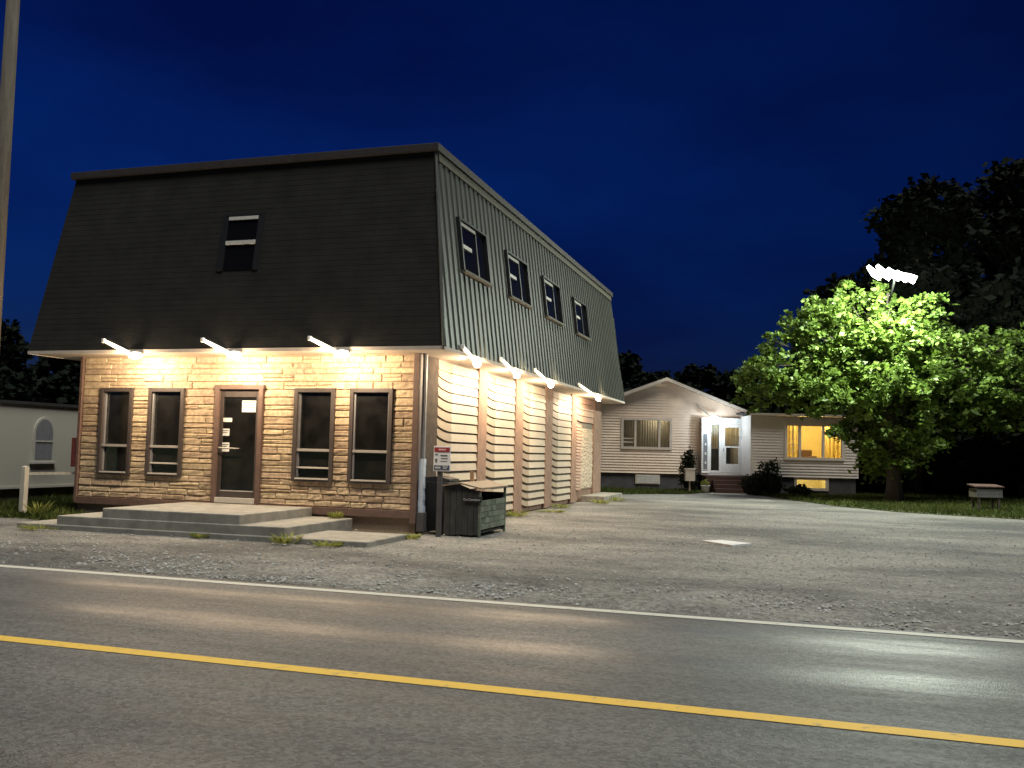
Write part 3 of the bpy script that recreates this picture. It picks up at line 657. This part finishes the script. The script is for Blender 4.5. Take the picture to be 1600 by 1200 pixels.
# ------------------------------------------------------------------ left neighbour, fence, pole
tr = tag(empty('trailer', (-12, 3, 0)), 'grey trailer home with arched window left of the shop', 'trailer')
MB().box(-4, 0, -4, 8, .42, 2.56).build('wall', 'trailer_wall', tr); MB().box(-3.9, -.08, -3.9, 7.9, -.05, .42).build('skirt', 'trailer_skirt', tr)
MB().box(-4.06, .05, -4.06, 8.06, 2.56, 2.64).build('roof', 'house_roof', tr)
MB().box(-.02, .03, -4.02, 8.0, .40, .46).build('base_trim', 'trailer_wall', tr)
wn = empty('window', (0, 0, 0), 0, tr)
def arch(y0, y1, z0, z1, n=10):
    r = (y1-y0)/2; c = (y0+y1)/2
    return [(y0, z0), (y1, z0)] + [(c+r*math.cos(PI*k/n), z1-r*1.2+r*1.2*math.sin(PI*k/n)) for k in range(n+1)]
MB().prism(arch(-.36, .36, 1.08, 2.26), .001, .03, 0).build('frame', 'trailer_wall', wn, recalc=True)
MB().prism(arch(-.29, .29, 1.14, 2.20), .031, .036, 0).build('pane', 'trailer_glass' if 0 else 'pipe_grey', wn, recalc=True)
MB().box(.0365, .05, -.29, .29, 1.60, 1.64).build('crossbar', 'light_rail', wn); MB().box(.002, .08, -.42, .42, 1.03, 1.08).build('sill', 'light_rail', wn)
fp = tag(empty('fence', (-9.28, -.28, 0)), 'white post with a single rail beside the trailer', 'fence')
MB().box(-.06, .06, -.06, .06, -.05, 1.05).add([(-.06,-.06,1.05),(.06,-.06,1.05),(.06,.06,1.05),(-.06,.06,1.05),(0,0,1.08)], [(0,1,4),(1,2,4),(2,3,4),(3,0,4)]).build('post', 'wood_post', fp, .006)
MB().hexa([(.0, .06, .87), (1.15, .30, .91), (1.15, .34, .91), (.0, .10, .87)], [(.0, .06, .93), (1.15, .30, .97), (1.15, .34, .97), (.0, .10, .93)]).build('rail', 'wood_post', fp)
tag(MB().box(-8.26, -8.122, -.06, .0, 1.08, 1.72).box(-8.24, -8.123, .0, .25, 1.1, 1.7).build('meter_cabinet', 'red_paint', bevel=.01), 'dull red cabinet fixed at the far left corner of the shop', 'cabinet')
up = tag(empty('utility_pole', (-8.62, -2.0, 0)), 'weathered wooden utility pole cut by the left edge of the picture', 'utility pole')
MB().tube([(0, 0, -.1), (0, 0, 5), (.0, 0, 13.5)], [.17, .15, .12], 14).build('shaft', 'wood_pole', up, smooth=True)
MB().tube([(-.9, 0, 12.9), (.9, 0, 12.9)], .06, 8).build('crossarm', 'wood_pole', up)

# ------------------------------------------------------------------ gabled house behind the lot, facing the road
O = hw(0, 0, 43); hs = tag(empty('gabled_house', O, YAW), 'cream sided house with low gable and white lit entrance', 'house')
def lapwall(x0, x1, z0, z1, y, pitch, holes=(), top=None, mname='house_siding', parent=None, name='siding'):
    b = MB(); z = z0
    while z < z1-.02:
        zt = min(z+pitch, z1); xa, xb = x0, x1
        if top:
            q = top(z)
            if q is None: break
            xa, xb = max(x0, q[0]), min(x1, q[1])
            q2 = top(zt); ta, tb = (max(x0, q2[0]), min(x1, q2[1])) if q2 else ((xa+xb)/2-.05, (xa+xb)/2+.05)
        else: ta, tb = xa, xb
        cuts = sorted([(h[0], h[1]) for h in holes if h[2] < (z+zt)/2 < h[3]])
        e = [xa] + [q for c in cuts for q in c] + [xb]; et = list(e); et[0] = ta; et[-1] = tb
        for i in range(0, len(e), 2):
            b.hexa([(e[i], y-.035, z), (e[i+1], y-.035, z), (e[i+1], y+.12, z), (e[i], y+.12, z)], [(et[i], y-.004, zt), (et[i+1], y-.004, zt), (et[i+1], y+.12, zt), (et[i], y+.12, zt)])
        z = zt
    return b.build(name, mname, parent)
PK, PZ, EZ = 7.12, 5.05, 3.66; XL, XR = 3.45, 10.72
def gable(z):
    if z <= EZ: return (XL, XR)
    if z >= PZ-.02: return None
    k = (PZ-z)/(PZ-EZ); return (PK-(PK-XL)*k, PK+(XR-PK)*k)
HW = (5.13, 7.39, 1.90, 3.26)
lapwall(XL, XR, .76, PZ, 0, .125, [HW, (9.05, 10.68, .76, 3.25)], gable, 'house_siding', hs)
MB().box(XL+.1, XR-.1, .05, 8, -.3, .76).build('foundation', 'foundation', hs)
MB().box(XL, XL+.15, .12, 8, .76, EZ).box(XR-.15, XR, .12, 8, .76, EZ).box(XL, XR, 7.9, 8, .76, EZ).build('wall', 'house_siding', hs)
def gab(y0, y1, e, z0, z1, name, m):
    sl = (PZ-EZ)/(XR-PK); sr = (PZ-EZ)/(PK-XL)
    MB().prism([(XL-e, EZ-sr*e+z0), (PK, PZ+z0), (XR+e, EZ-sl*e+z0), (XR+e, EZ-sl*e+z1), (PK, PZ+z1), (XL-e, EZ-sr*e+z1)], y0, y1, 1).build(name, m, hs, recalc=True)
gab(-.30, 8.3, .25, .10, .16, 'roof', 'house_roof'); gab(-.33, -.24, .25, -.02, .13, 'bargeboard', 'house_trim'); gab(-.24, 0, .24, .06, .098, 'soffit', 'house_trim')
def small_room(x0, x1, z0, z1, y0, y1, mwall, parent):
    MB().box(x0-.3, x1+.3, y1, y1+.05, z0-.4, z1+.4).box(x0-.35, x0-.3, y0, y1, z0-.4, z1+.4).box(x1+.3, x1+.35, y0, y1, z0-.4, z1+.4).box(x0-.3, x1+.3, y0, y1, z0-.45, z0-.4).box(x0-.3, x1+.3, y0, y1, z1+.4, z1+.45).build('room_lining', mwall, parent)
def house_window(x0, x1, z0, z1, y, splits, parent, m='house_trim', glass='glass', grid=None):
    t = empty('window', (0, 0, 0), 0, parent); f = .07
    MB().box(x0-.05, x0+f, y-.05, y+.1, z0-.05, z1+.05).box(x1-f, x1+.05, y-.05, y+.1, z0-.05, z1+.05).box(x0+f, x1-f, y-.05, y+.1, z1-f, z1+.05).box(x0+f, x1-f, y-.05, y+.1, z0-.05, z0+f).build('frame', m, t)
    for s in splits: MB().box(s-.05, s+.05, y-.04, y+.09, z0+f, z1-f).build('mullion', m, t)
    e = [x0+f] + [q for s in splits for q in (s-.05, s+.05)] + [x1-f]
    for i in range(0, len(e), 2):
        p = MB().box(e[i], e[i+1], y+.02, y+.026, z0+f, z1-f).build('pane', glass, t)
        if grid and i in grid:
            b = MB()
            for k in range(1, 5): zz = z0+f+(z1-z0-2*f)*k/5; b.box(e[i], e[i+1], y+.0, y+.0195, zz-.012, zz+.012)
            c = (e[i]+e[i+1])/2; b.box(c-.012, c+.012, y-.001, y+.0185, z0+f, z1-f); b.build('muntins', m, p)
    return t
w1 = house_window(*HW, -.02, [5.745, 6.85], hs)
MB().box(HW[0]+.07, 5.70, -.01, .0, 2.15, 2.20).box(HW[0]+.07, 5.70, -.01, .0, 2.32, 2.36).build('sash_rail', 'house_trim', w1)
small_room(*HW, .14, 2.6, 'curtain_pale', hs)
pointlight('room_light', (6.9, .7, 3.3), 24, (1, .84, .62), .1, hs)
def curtain(x0, x1, z0, z1, y, m, parent, n=14, amp=.03):
    b = MB(); xs_ = [x0+(x1-x0)*k/(n*2) for k in range(n*2+1)]
    v = [(x, y+amp*math.sin(k*PI/2+random.uniform(-.3, .3)), z) for z in (z0, z1) for k, x in enumerate(xs_)]; nn = len(xs_)
    b.add(v, [(k, k+1, nn+k+1, nn+k) for k in range(nn-1)]); return b.build('curtain', m, parent)
curtain(6.0, 6.8, 2.0, 3.2, .22, 'curtain_pale', hs); curtain(6.88, 7.34, 1.92, 3.22, .18, 'curtain_pale', hs); curtain(5.2, 5.68, 2.38, 3.22, .2, 'curtain_pale', hs)
MB().box(5.78, 6.91, -.0, .06, .27, .73).build('basement_window', 'house_trim', hs)
for k in range(4): MB().box(5.85, 6.84, -.012, -.001, .32+.095*k, .38+.095*k).build('louvre', 'white_dirty', hs)
# entrance: a white vestibule set slightly forward, door with sidelight
vb = empty('vestibule', (0, 0, 0), 0, hs); vy = -.45
lapwall(8.72, 9.06, .86, 3.20, vy, .11, (), None, 'white_paint', vb, 'cheek_siding')
MB().box(8.72, 10.66, vy, .14, 3.20, 3.36).build('canopy', 'white_paint', vb, .01)
MB().box(10.60, 10.66, vy, .14, .86, 3.20).build('jamb', 'white_paint', vb); MB().box(8.72, 10.66, vy, .14, .76, .86).build('sill_board', 'white_paint', vb)
MB().box(9.06, 9.15, vy-.01, vy+.1, .86, 3.20).box(9.52, 9.64, vy-.01, vy+.1, .86, 3.20).box(9.15, 9.52, vy-.01, vy+.1, 3.08, 3.20).box(9.15, 9.52, vy-.01, vy+.1, .86, .96).box(9.64, 10.60, vy-.01, vy+.1, 3.08, 3.20).build('door_frame', 'white_paint', vb)
MB().box(9.15, 9.52, vy+.04, vy+.046, .96, 3.08).build('sidelight_pane', 'glass', vb)
MB().box(9.65, 9.79, vy+.01, vy+.06, .88, 3.07).box(10.45, 10.59, vy+.01, vy+.06, .88, 3.07).box(9.79, 10.45, vy+.01, vy+.06, 2.94, 3.07).box(9.79, 10.45, vy+.01, vy+.06, .88, 1.27).build('door', 'white_paint', vb, .006)
MB().box(9.79, 10.45, vy+.03, vy+.036, 1.27, 2.94).build('door_pane', 'glass', vb)
MB().box(9.79, 10.45, vy+.0, vy+.029, 2.02, 2.08).box(9.79, 9.84, vy+.0, vy+.028, 1.27, 2.02).box(10.40, 10.45, vy+.0, vy+.028, 1.27, 2.02).build('glazing_bar', 'white_paint', vb)
MB().tube([(9.72, vy-.04, 1.85), (9.72, vy-.04, 2.0)], .015, 8).build('handle', 'dark_metal', vb)
curtain(9.16, 9.51, 1.95, 3.06, vy+.12, 'curtain_pale', vb, 6, .02); curtain(9.80, 10.44, 2.05, 2.93, vy+.12, 'curtain_pale', vb, 10, .02)
MB().box(8.75, 10.62, 1.8, 1.85, .8, 3.3).box(8.80, 10.62, .1, 1.8, .78, .80).box(9.03, 9.08, vy+.12, 1.8, .8, 3.3).box(10.61, 10.66, .14, 1.8, .8, 3.3).box(8.75, 10.62, .14, 1.8, 3.25, 3.3).build('hall_lining', 'dark_room', vb)
pointlight('hall_light', (9.8, .35, 3.1), 30, (1, .72, .36), .08, hs)
MB().box(8.80, 8.98, vy-.035, vy-.024, 1.0, 2.6).build('trellis_panel', 'pipe_grey', vb)
for k in range(3): MB().box(8.86, 8.93, vy-.05, vy-.036, 1.25+.42*k, 1.36+.42*k).build('house_digit_tile', 'white_paint', vb)
MB().box(10.74, 10.88, vy-.1, vy+.0, 2.10, 3.33).build('porch_post', 'white_paint', vb, .01)
MB().box(10.76, 10.86, vy-.09, vy-.01, .86, 2.10).build('porch_post', 'pipe_grey', vb)
stp = empty('entrance_steps', (0, 0, 0), 0, hs)
MB().box(8.74, 10.70, vy-.9, vy, -.1, .74).build('landing', 'step_brown', stp, .01)
for k in range(3): MB().box(9.0, 10.45, vy-.9-.28*(k+1), vy-.9-.28*k, -.1, .56-.18*k).build('step', 'step_brown', stp, .01)
pl = empty('porch_lamp', (8.60, -.03, 3.98), 0, hs)
MB().tube([(0, 0, 0), (.12, -.12, -.14), (.5, -.66, -.60)], .028, 8).build('streak_arm', 'bulb_cool_arm' if 0 else 'white_paint', pl)  # sloping white part added along the lamp's light streak
MB().tube([(.47, -.62, -.60), (.50, -.66, -.60), (.78, -.66, -.62)], [.03, .06, .05], 10).build('tube', 'bulb_cool', pl)
pointlight('porch_light', (.72, -1.0, -.80), 80, (.70, .86, 1.0), .08, pl)

# wing, nearer by two metres
wg = tag(empty('house_wing', hw(0, 0, 41), YAW), 'low flat roofed wing with a yellow lit window behind the maple', 'house')
WW = (12.09, 14.62, 1.58, 3.10); BW = (12.54, 13.95, .25, .74)
lapwall(10.56, 15.3, .78, 3.45, 0, .125, [WW], None, 'wing_siding', wg)
MB().box(10.56, 10.71, .12, 7, .78, 3.45).box(15.15, 15.3, .12, 7, .78, 3.45).box(10.56, 15.3, 6.9, 7, .78, 3.45).build('wall', 'wing_siding', wg)
MB().box(10.6, BW[0], .04, .3, -.3, .78).box(BW[1], 15.2, .04, .3, -.3, .78).box(BW[0], BW[1], .04, .3, -.3, BW[2]).box(BW[0], BW[1], .04, .3, BW[3], .78).box(15.0, 15.2, .3, 7, -.3, .78).build('foundation', 'foundation', wg)
MB().prism([(-.3, 3.45), (7.2, 3.75), (7.2, 3.85), (-.3, 3.53)], 10.4, 15.5, 0).build('roof', 'house_roof', wg, recalc=True)
MB().box(10.42, 15.48, -.33, -.302, 3.44, 3.55).build('fascia', 'tan_trim', wg)
house_window(*WW, -.02, [12.72, 13.75], wg, 'wing_siding', 'glass', (0,))
small_room(*WW, .14, 3.0, 'room_wall', wg)
pointlight('room_light', (13.6, .8, 3.2), 200, (1, .70, .26), .15, wg)
curtain(12.15, 12.68, 1.6, 3.05, .2, 'curtain', wg, 6); curtain(13.85, 14.58, 1.55, 3.05, .24, 'curtain', wg, 8)
MB().box(12.8, 13.9, 1.2, 2.0, 1.2, 1.72).box(12.8, 13.9, 1.9, 2.1, 1.7, 2.0).build('sofa', 'sofa', wg, .05)
small_room(BW[0], BW[1], .0, .7, .31, 2.2, 'room_wall', wg)
house_window(*BW, .05, [], wg, 'house_trim', 'glass')
pointlight('basement_light', (13.3, .8, .85), 60, (1, .78, .36), .12, wg)

# ------------------------------------------------------------------ plants
def leaf_cloud(blobs, n, size, inner=.55, rg=None, spray=0):
    rg = rg or rng
    nl = n
    if spray: n = n//spray
    vol = np.array([b[3]*b[4]*b[5] for b in blobs])**.75; cnt = np.maximum(1, (n*vol/vol.sum()).astype(int)); P = []
    for b, c in zip(blobs, cnt):
        d = rg.normal(0, 1, (c, 3)); d /= np.linalg.norm(d, axis=1)[:, None]
        lump = 1+.16*np.sin(d[:, 0]*5+b[0])+.14*np.sin(d[:, 1]*6+b[1]*2)+.13*np.sin(d[:, 2]*7+b[2]*3)+rg.normal(0, .07, c)
        r = (inner+(1-inner)*rg.random(c)**.6)*lump
        P.append(np.array(b[:3])+d*r[:, None]*np.array(b[3:]))
    P = np.concatenate(P)
    if spray:      # twigs: short flat bunches of leaves hanging outward from each point
        k = rg.integers(spray//3, spray*5//3, len(P)); rad = rg.uniform(.14, .42, len(P)); idx = np.repeat(np.arange(len(P)), k)
        q = rg.normal(0, .55, (len(idx), 3))*rad[idx][:, None]; q[:, 2] *= .45; q[:, 2] -= .35*(q[:, 0]**2+q[:, 1]**2)/rad[idx]
        P = P[idx]+q
    m = len(P)
    a = rg.normal(0, 1, (m, 3)); a[:, 2] *= .5; a /= np.linalg.norm(a, axis=1)[:, None]; t = rg.normal(0, 1, (m, 3)); t -= a*(t*a).sum(1)[:, None]; t /= np.linalg.norm(t, axis=1)[:, None]
    s = size*rg.uniform(.45, 1.5, m)[:, None]
    return np.stack([P-a*s*.55, P+t*s*.36-a*s*.05, P+a*s*.6, P-t*s*.36-a*s*.05], 1).reshape(-1, 3)
def tree(name, label, cat, base, blobs, n, size, leafmat, tr_r, trunk_top, group=None, limbs=True, spray=0, inner=.55):
    t = tag(empty(name, base), label, cat, group); base = Vector(base)
    loc = [(b[0]-base.x, b[1]-base.y, b[2]-base.z, *b[3:]) for b in blobs]
    tb = MB(); tt = Vector(trunk_top)-base
    tb.tube([(0, 0, -.2), (random.uniform(-.05, .05), .02, tt.z*.15), tt*.5+Vector((.08, -.05, 0)), tt], [tr_r*1.5, tr_r*1.1, tr_r*.9, tr_r*.55], 12)
    if limbs:
        for b in loc:
            if b[3] < .8: continue
            st_ = tt*random.uniform(.45, .98); e = Vector(b[:3]); mid = (st_+e)/2+Vector((random.uniform(-.3, .3), random.uniform(-.3, .3), random.uniform(-.2, .3)))
            tb.tube([st_, mid, e], [tr_r*.45, tr_r*.28, tr_r*.1], 7)
            for k in range(3):
                q = e+Vector((random.uniform(-1, 1)*b[3], random.uniform(-1, 1)*b[4], random.uniform(-.3, 1)*b[5]))*.8
                tb.tube([mid, (mid+q)/2+Vector((0, 0, .15)), q], [tr_r*.2, tr_r*.13, tr_r*.04], 5)
    tb.build('trunk', 'bark', t, smooth=True)
    fastmesh('crown', leaf_cloud(loc, n, size, inner, spray=spray), 4, leafmat, t)
    return t
def hb(s, d, z, rx, ry, rz): p = hw(s, z, d); return (p.x, p.y, p.z, rx, ry, rz)
mp_blobs = [hb(14.1, 36.6, 7.0, 2.0, 1.8, 1.35), hb(12.6, 36.8, 6.5, 1.7, 1.6, 1.3), hb(15.6, 36.6, 6.7, 1.7, 1.6, 1.3), hb(11.3, 37.0, 5.4, 1.7, 1.7, 1.3), hb(13.2, 36.2, 5.2, 2.0, 1.8, 1.6),
    hb(15.2, 36.0, 5.1, 2.0, 1.9, 1.5), hb(10.4, 37.2, 4.7, 1.3, 1.3, .95), hb(12.3, 36.6, 4.3, 1.7, 1.6, .95), hb(15.0, 36.2, 3.6, 1.6, 1.8, 1.2), hb(17.3, 37.0, 5.6, 1.6, 1.6, 1.1),
    hb(18.9, 37.2, 5.0, 1.6, 1.6, 1.1), hb(17.2, 36.8, 4.2, 1.7, 1.6, .9), hb(14.9, 36.4, 2.3, 1.1, 1.4, .9), hb(19.9, 37.4, 6.2, 1.5, 1.5, .9), hb(13.9, 37.0, 2.9, 1.0, 1.1, .7), hb(15.1, 36.6, 1.7, 1.0, 1.0, .7), hb(20.6, 37.4, 4.6, 1.4, 1.4, .9)]
rs = random.Random(5); sat = []
for b in mp_blobs:
    for k in range(9):
        v = Vector((rs.gauss(0, 1), rs.gauss(0, 1), rs.gauss(0, .8))).normalized(); e = rs.uniform(.25, .7)
        sat.append((b[0]+v.x*b[3]*1.12, b[1]+v.y*b[4]*1.12, b[2]+v.z*b[5]*1.15, e, e, e*.6))
mp_blobs += sat + [hb(19.4, 37.6, 3.6, 1.4, 1.4, .8), hb(16.6, 36.9, 3.0, 1.3, 1.3, .8), hb(15.6, 36.6, 2.4, 1.0, 1.0, .7)]
tree('maple_tree', 'bright green leafy maple lit from above by the yard lamp', 'tree', hw(14.95, 0, 36.3), mp_blobs, 52000, .18, 'leaf_maple', .26, hw(14.6, 5.6, 36.4), spray=30, inner=.7)
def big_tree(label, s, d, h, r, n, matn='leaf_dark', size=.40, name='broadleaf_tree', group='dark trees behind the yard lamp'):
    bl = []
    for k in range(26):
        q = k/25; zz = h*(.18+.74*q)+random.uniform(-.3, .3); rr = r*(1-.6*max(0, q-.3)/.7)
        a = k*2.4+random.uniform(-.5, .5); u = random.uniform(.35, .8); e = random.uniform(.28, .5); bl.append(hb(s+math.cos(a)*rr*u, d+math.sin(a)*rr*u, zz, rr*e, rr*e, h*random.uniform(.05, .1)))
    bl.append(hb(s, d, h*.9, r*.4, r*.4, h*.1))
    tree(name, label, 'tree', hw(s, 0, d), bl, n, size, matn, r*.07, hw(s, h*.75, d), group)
big_tree('tall dark tree directly behind the bright yard lamp', 22.6, 50, 16.6, 6.4, 30000)
big_tree('tall dark tree cut off by the right edge of the picture', 29.5, 52, 19.0, 7.0, 30000)
big_tree('lower dark tree between the lit maple and the right edge', 24.5, 44, 10.5, 5.2, 20000)
big_tree('small dark tree peeping out left of the yard lamp', 18.2, 51, 11.6, 3.6, 12000)
big_tree('low dark tree at right edge beyond the wooden bin', 27.0, 41, 7.5, 4.2, 14000)
big_tree('low dark tree in the gap just right of the maple trunk', 19.5, 45, 6.0, 4.4, 14000)
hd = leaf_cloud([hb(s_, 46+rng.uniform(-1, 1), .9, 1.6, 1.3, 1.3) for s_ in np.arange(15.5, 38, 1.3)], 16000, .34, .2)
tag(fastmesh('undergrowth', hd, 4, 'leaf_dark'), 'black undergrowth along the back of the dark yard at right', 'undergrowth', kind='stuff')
def spruce(label, s, d, h, r, n=3600, group='black treeline behind the house'):
    p = hw(s, 0, d); t = tag(empty('spruce_tree', p), label, 'tree', group)
    MB().tube([(0, 0, -.2), (0, 0, h*.95)], [r*.09, .03], 8).build('trunk', 'bark', t)
    q = rng.random(n)**.75; zz = h*(1-.88*q); rr = r*q*(.55+.45*np.sqrt(rng.random(n)))*(.72+.28*np.sin(zz*5.5))
    a = rng.uniform(0, 2*PI, n); P = np.stack([rr*np.cos(a), rr*np.sin(a), zz-rr*.22], -1)
    o = np.stack([np.cos(a), np.sin(a), np.full(n, -.35)], -1); tt = np.stack([-np.sin(a), np.cos(a), rng.normal(0, .4, n)], -1); ss = (h*.045*rng.uniform(.6, 1.4, n))[:, None]
    fastmesh('crown', np.stack([P-o*ss, P+tt*ss*.5, P+o*ss*1.1, P-tt*ss*.5], 1).reshape(-1, 3), 4, 'leaf_spruce', t)
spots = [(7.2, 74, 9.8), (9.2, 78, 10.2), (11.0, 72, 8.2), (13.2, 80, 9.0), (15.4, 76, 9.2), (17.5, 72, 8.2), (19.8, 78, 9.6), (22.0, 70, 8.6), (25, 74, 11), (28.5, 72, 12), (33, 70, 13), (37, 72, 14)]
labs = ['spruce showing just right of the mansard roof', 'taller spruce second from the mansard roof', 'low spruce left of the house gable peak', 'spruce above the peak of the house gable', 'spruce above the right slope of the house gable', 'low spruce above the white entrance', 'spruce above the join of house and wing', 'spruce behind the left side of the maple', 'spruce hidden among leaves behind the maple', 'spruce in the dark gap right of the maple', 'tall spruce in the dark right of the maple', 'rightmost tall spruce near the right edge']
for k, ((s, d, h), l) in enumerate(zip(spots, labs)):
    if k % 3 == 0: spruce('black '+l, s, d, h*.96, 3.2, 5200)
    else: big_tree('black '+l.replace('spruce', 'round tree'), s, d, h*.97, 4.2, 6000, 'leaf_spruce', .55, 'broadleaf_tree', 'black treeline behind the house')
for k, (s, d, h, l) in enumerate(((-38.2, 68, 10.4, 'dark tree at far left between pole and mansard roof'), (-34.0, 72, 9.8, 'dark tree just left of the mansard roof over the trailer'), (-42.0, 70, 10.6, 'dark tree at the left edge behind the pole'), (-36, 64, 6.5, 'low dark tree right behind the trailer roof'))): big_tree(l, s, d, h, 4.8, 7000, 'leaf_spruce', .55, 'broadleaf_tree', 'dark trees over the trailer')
def shrub(label, p, rx, rz, n=2200, m='shrub_dark', cone=False):
    t = tag(empty('shrub', p), label, 'shrub')
    MB().tube([(0, 0, -.05), (0, 0, rz)], [.05, .02], 6).build('stem', 'bark', t)
    bl = [(0, 0, rz*.9, rx, rx, rz*.85), (rx*.2, 0, rz*.4, rx*.95, rx*.9, rz*.4)] + ([(0, 0, rz*1.5, rx*.6, rx*.6, rz*.5)] if cone else [])
    fastmesh('foliage', leaf_cloud(bl, n, .10, .3), 4, m, t)
shrub('dark upright shrub left of the white entrance', hw(8.02, 0, 41.9), .42, .98, cone=True)
shrub('dark bushy shrub between the entrance and the wing window', hw(11.15, 0, 40.1), .55, .85)
shrub('small shrub below the lit basement window', hw(12.45, 0, 40.2), .5, .25, 1600)
shrub('dark low shrub right of the entrance steps', hw(10.4, 0, 39.9), .45, .5)
def planter(label, p, m):
    t = tag(empty('planter', p), label, 'planter', 'planters by the entrance steps')
    MB().lathe([(.13, 0), (.15, .02), (.19, .28), (.21, .30), (.21, .33), (.17, .33)]).build('pot', m, t, smooth=True)
    fastmesh('flowers', leaf_cloud([(0, 0, .42, .2, .2, .13)], 220, .08, .2), 4, 'weed_leaf', t)
planter('pale planter at left foot of the brown entrance steps', hw(8.62, 0, 41.2), 'white_dirty'); planter('pale planter at right foot of the brown entrance steps', hw(10.62, 0, 41.2), 'white_dirty')
pk = tag(MB(Matrix.Translation(hw(7.95, 0, 41.3)) @ Matrix.Rotation(YAW, 4, 'Z')).box(-.21, .21, -.15, .15, .50, 1.02).box(-.03, .03, -.03, .03, -.02, .5).box(-.23, .23, -.17, .17, 1.0, 1.05).build('letter_box', 'house_trim'), 'square pale box on a short post beside the dark shrub', 'letter box')
def weed(label, p, r, h, n=90, m='weed_leaf'):
    t = tag(empty('weed_clump', p), label, 'weed', 'weeds in the gravel and along the steps')
    v = []
    for k in range(n):
        a = random.uniform(0, 2*PI); q = r*math.sqrt(random.random()); l = random.uniform(.3, 1)*h*.7; wd = random.uniform(.008, .018); ca, sa = math.cos(a), math.sin(a)
        b0 = Vector((ca*q*.5, sa*q*.5, 0)); tip = Vector((ca*(q+l*.5), sa*(q+l*.5), l)); md = (b0+tip)/2+Vector((0, 0, l*.15)); s = Vector((-sa, ca, 0))*wd
        v += [b0, md+s, tip, md-s]
    fastmesh('leaves', [tuple(q) for q in v], 4, m, t)
for l, p, r, h in [('yellowish weed at the left corner of the shop base', (-8.6, -.5, 0), .3, .55), ('weed on the step right of the porch landing', (-1.55, -.35, .25), .16, .22), ('leafy weed in front of the second step right of the porch', (-1.15, -2.80, 0), .32, .28), ('weed patch against the lowest right step', (-.35, -2.85, 0), .32, .16), ('weed near the downspout foot', (.36, -1.0, 0), .2, .16),
    ('grassy weeds at the foot of the second boarded bay', (.35, 5.6, 0), .4, .3), ('flat weed patch by the third boarded bay', (.62, 7.9, 0), .5, .12), ('weed between third and fourth boarded bays', (.4, 9.9, 0), .35, .2), ('bright weeds spilling round the low side step', (.95, 14.8, 0), .6, .3), ('small weed in front of the side step', (.9, 13.1, 0), .4, .22), ('low weed at the foot of the porch front', (-2.9, -2.72, 0), .22, .16), ('tuft of grass by the left porch steps', (-6.3, -2.8, 0), .5, .16)]: weed(l, p, r, h)

# ------------------------------------------------------------------ yard lamp and wooden bin on the right
yl = tag(empty('yard_lamp', hw(15.05, 0, 37.0), YAW), 'tall yard lamp shining white over the top of the maple', 'street lamp')
MB().tube([(0, 0, -.1), (0, 0, 4), (0, 0, 8.3)], [.13, .11, .09], 12).build('pole', 'wood_pole', yl, smooth=True)
MB().tube([(0, 0, 7.9), (-.2, -.9, 8.35), (-1.05, -3.25, 8.44)], .045, 8).build('bracket', 'dark_metal', yl, smooth=True)
LX, LY, LZ = -1.1, -3.3, -.2
MB().tube([(-.78+LX, LY, 8.70+LZ), (.45+LX, LY, 8.56+LZ)], [.09, .09], 10).build('head_bar', 'dark_metal', yl)
for k, (x, z, l) in enumerate(((-.80, 8.62, .62), (-.44, 8.62, .70), (-.10, 8.60, .5), (.18, 8.56, .36), (.44, 8.52, .22))):
    x += LX; z += LZ
    MB().tube([(x-.10-l*.2, LY-.05, z+l*.45), (x, LY-.09, z), (x+.24, LY-.13, z-.12)], [.06, .13, .16], 12).build('streak_tube', 'bulb_white', yl, smooth=True)  # glowing heads shaped as the fingers of the lamp's smeared light
pointlight('yard_light', (-.1+LX, LY-.45, 8.26+LZ), 4300, (.90, 1.0, .84), .12, yl)
wb = tag(empty('wooden_bin', (13.13, 18.35, 0), YAW), 'small pale wooden bin on legs at the edge of the dark right side', 'bin')
for x in (-.34, .34):
    for y in (-.20, .20): MB().box(x-.04, x+.04, y-.04, y+.04, -.02, .5).build('leg', 'wood_pole', wb)
for k in range(3): MB().box(-.44, .44, -.27, -.24, .44+.10*k, .535+.10*k).build('slat', 'bin_slat', wb, .004)
MB().box(-.44, .44, -.239, .26, .44, .74).build('body', 'wood_pole', wb); MB().prism([(-.31, .775), (.31, .84), (.31, .88), (-.31, .815)], -.49, .49, 0).build('lid', 'step_brown', wb, recalc=True)
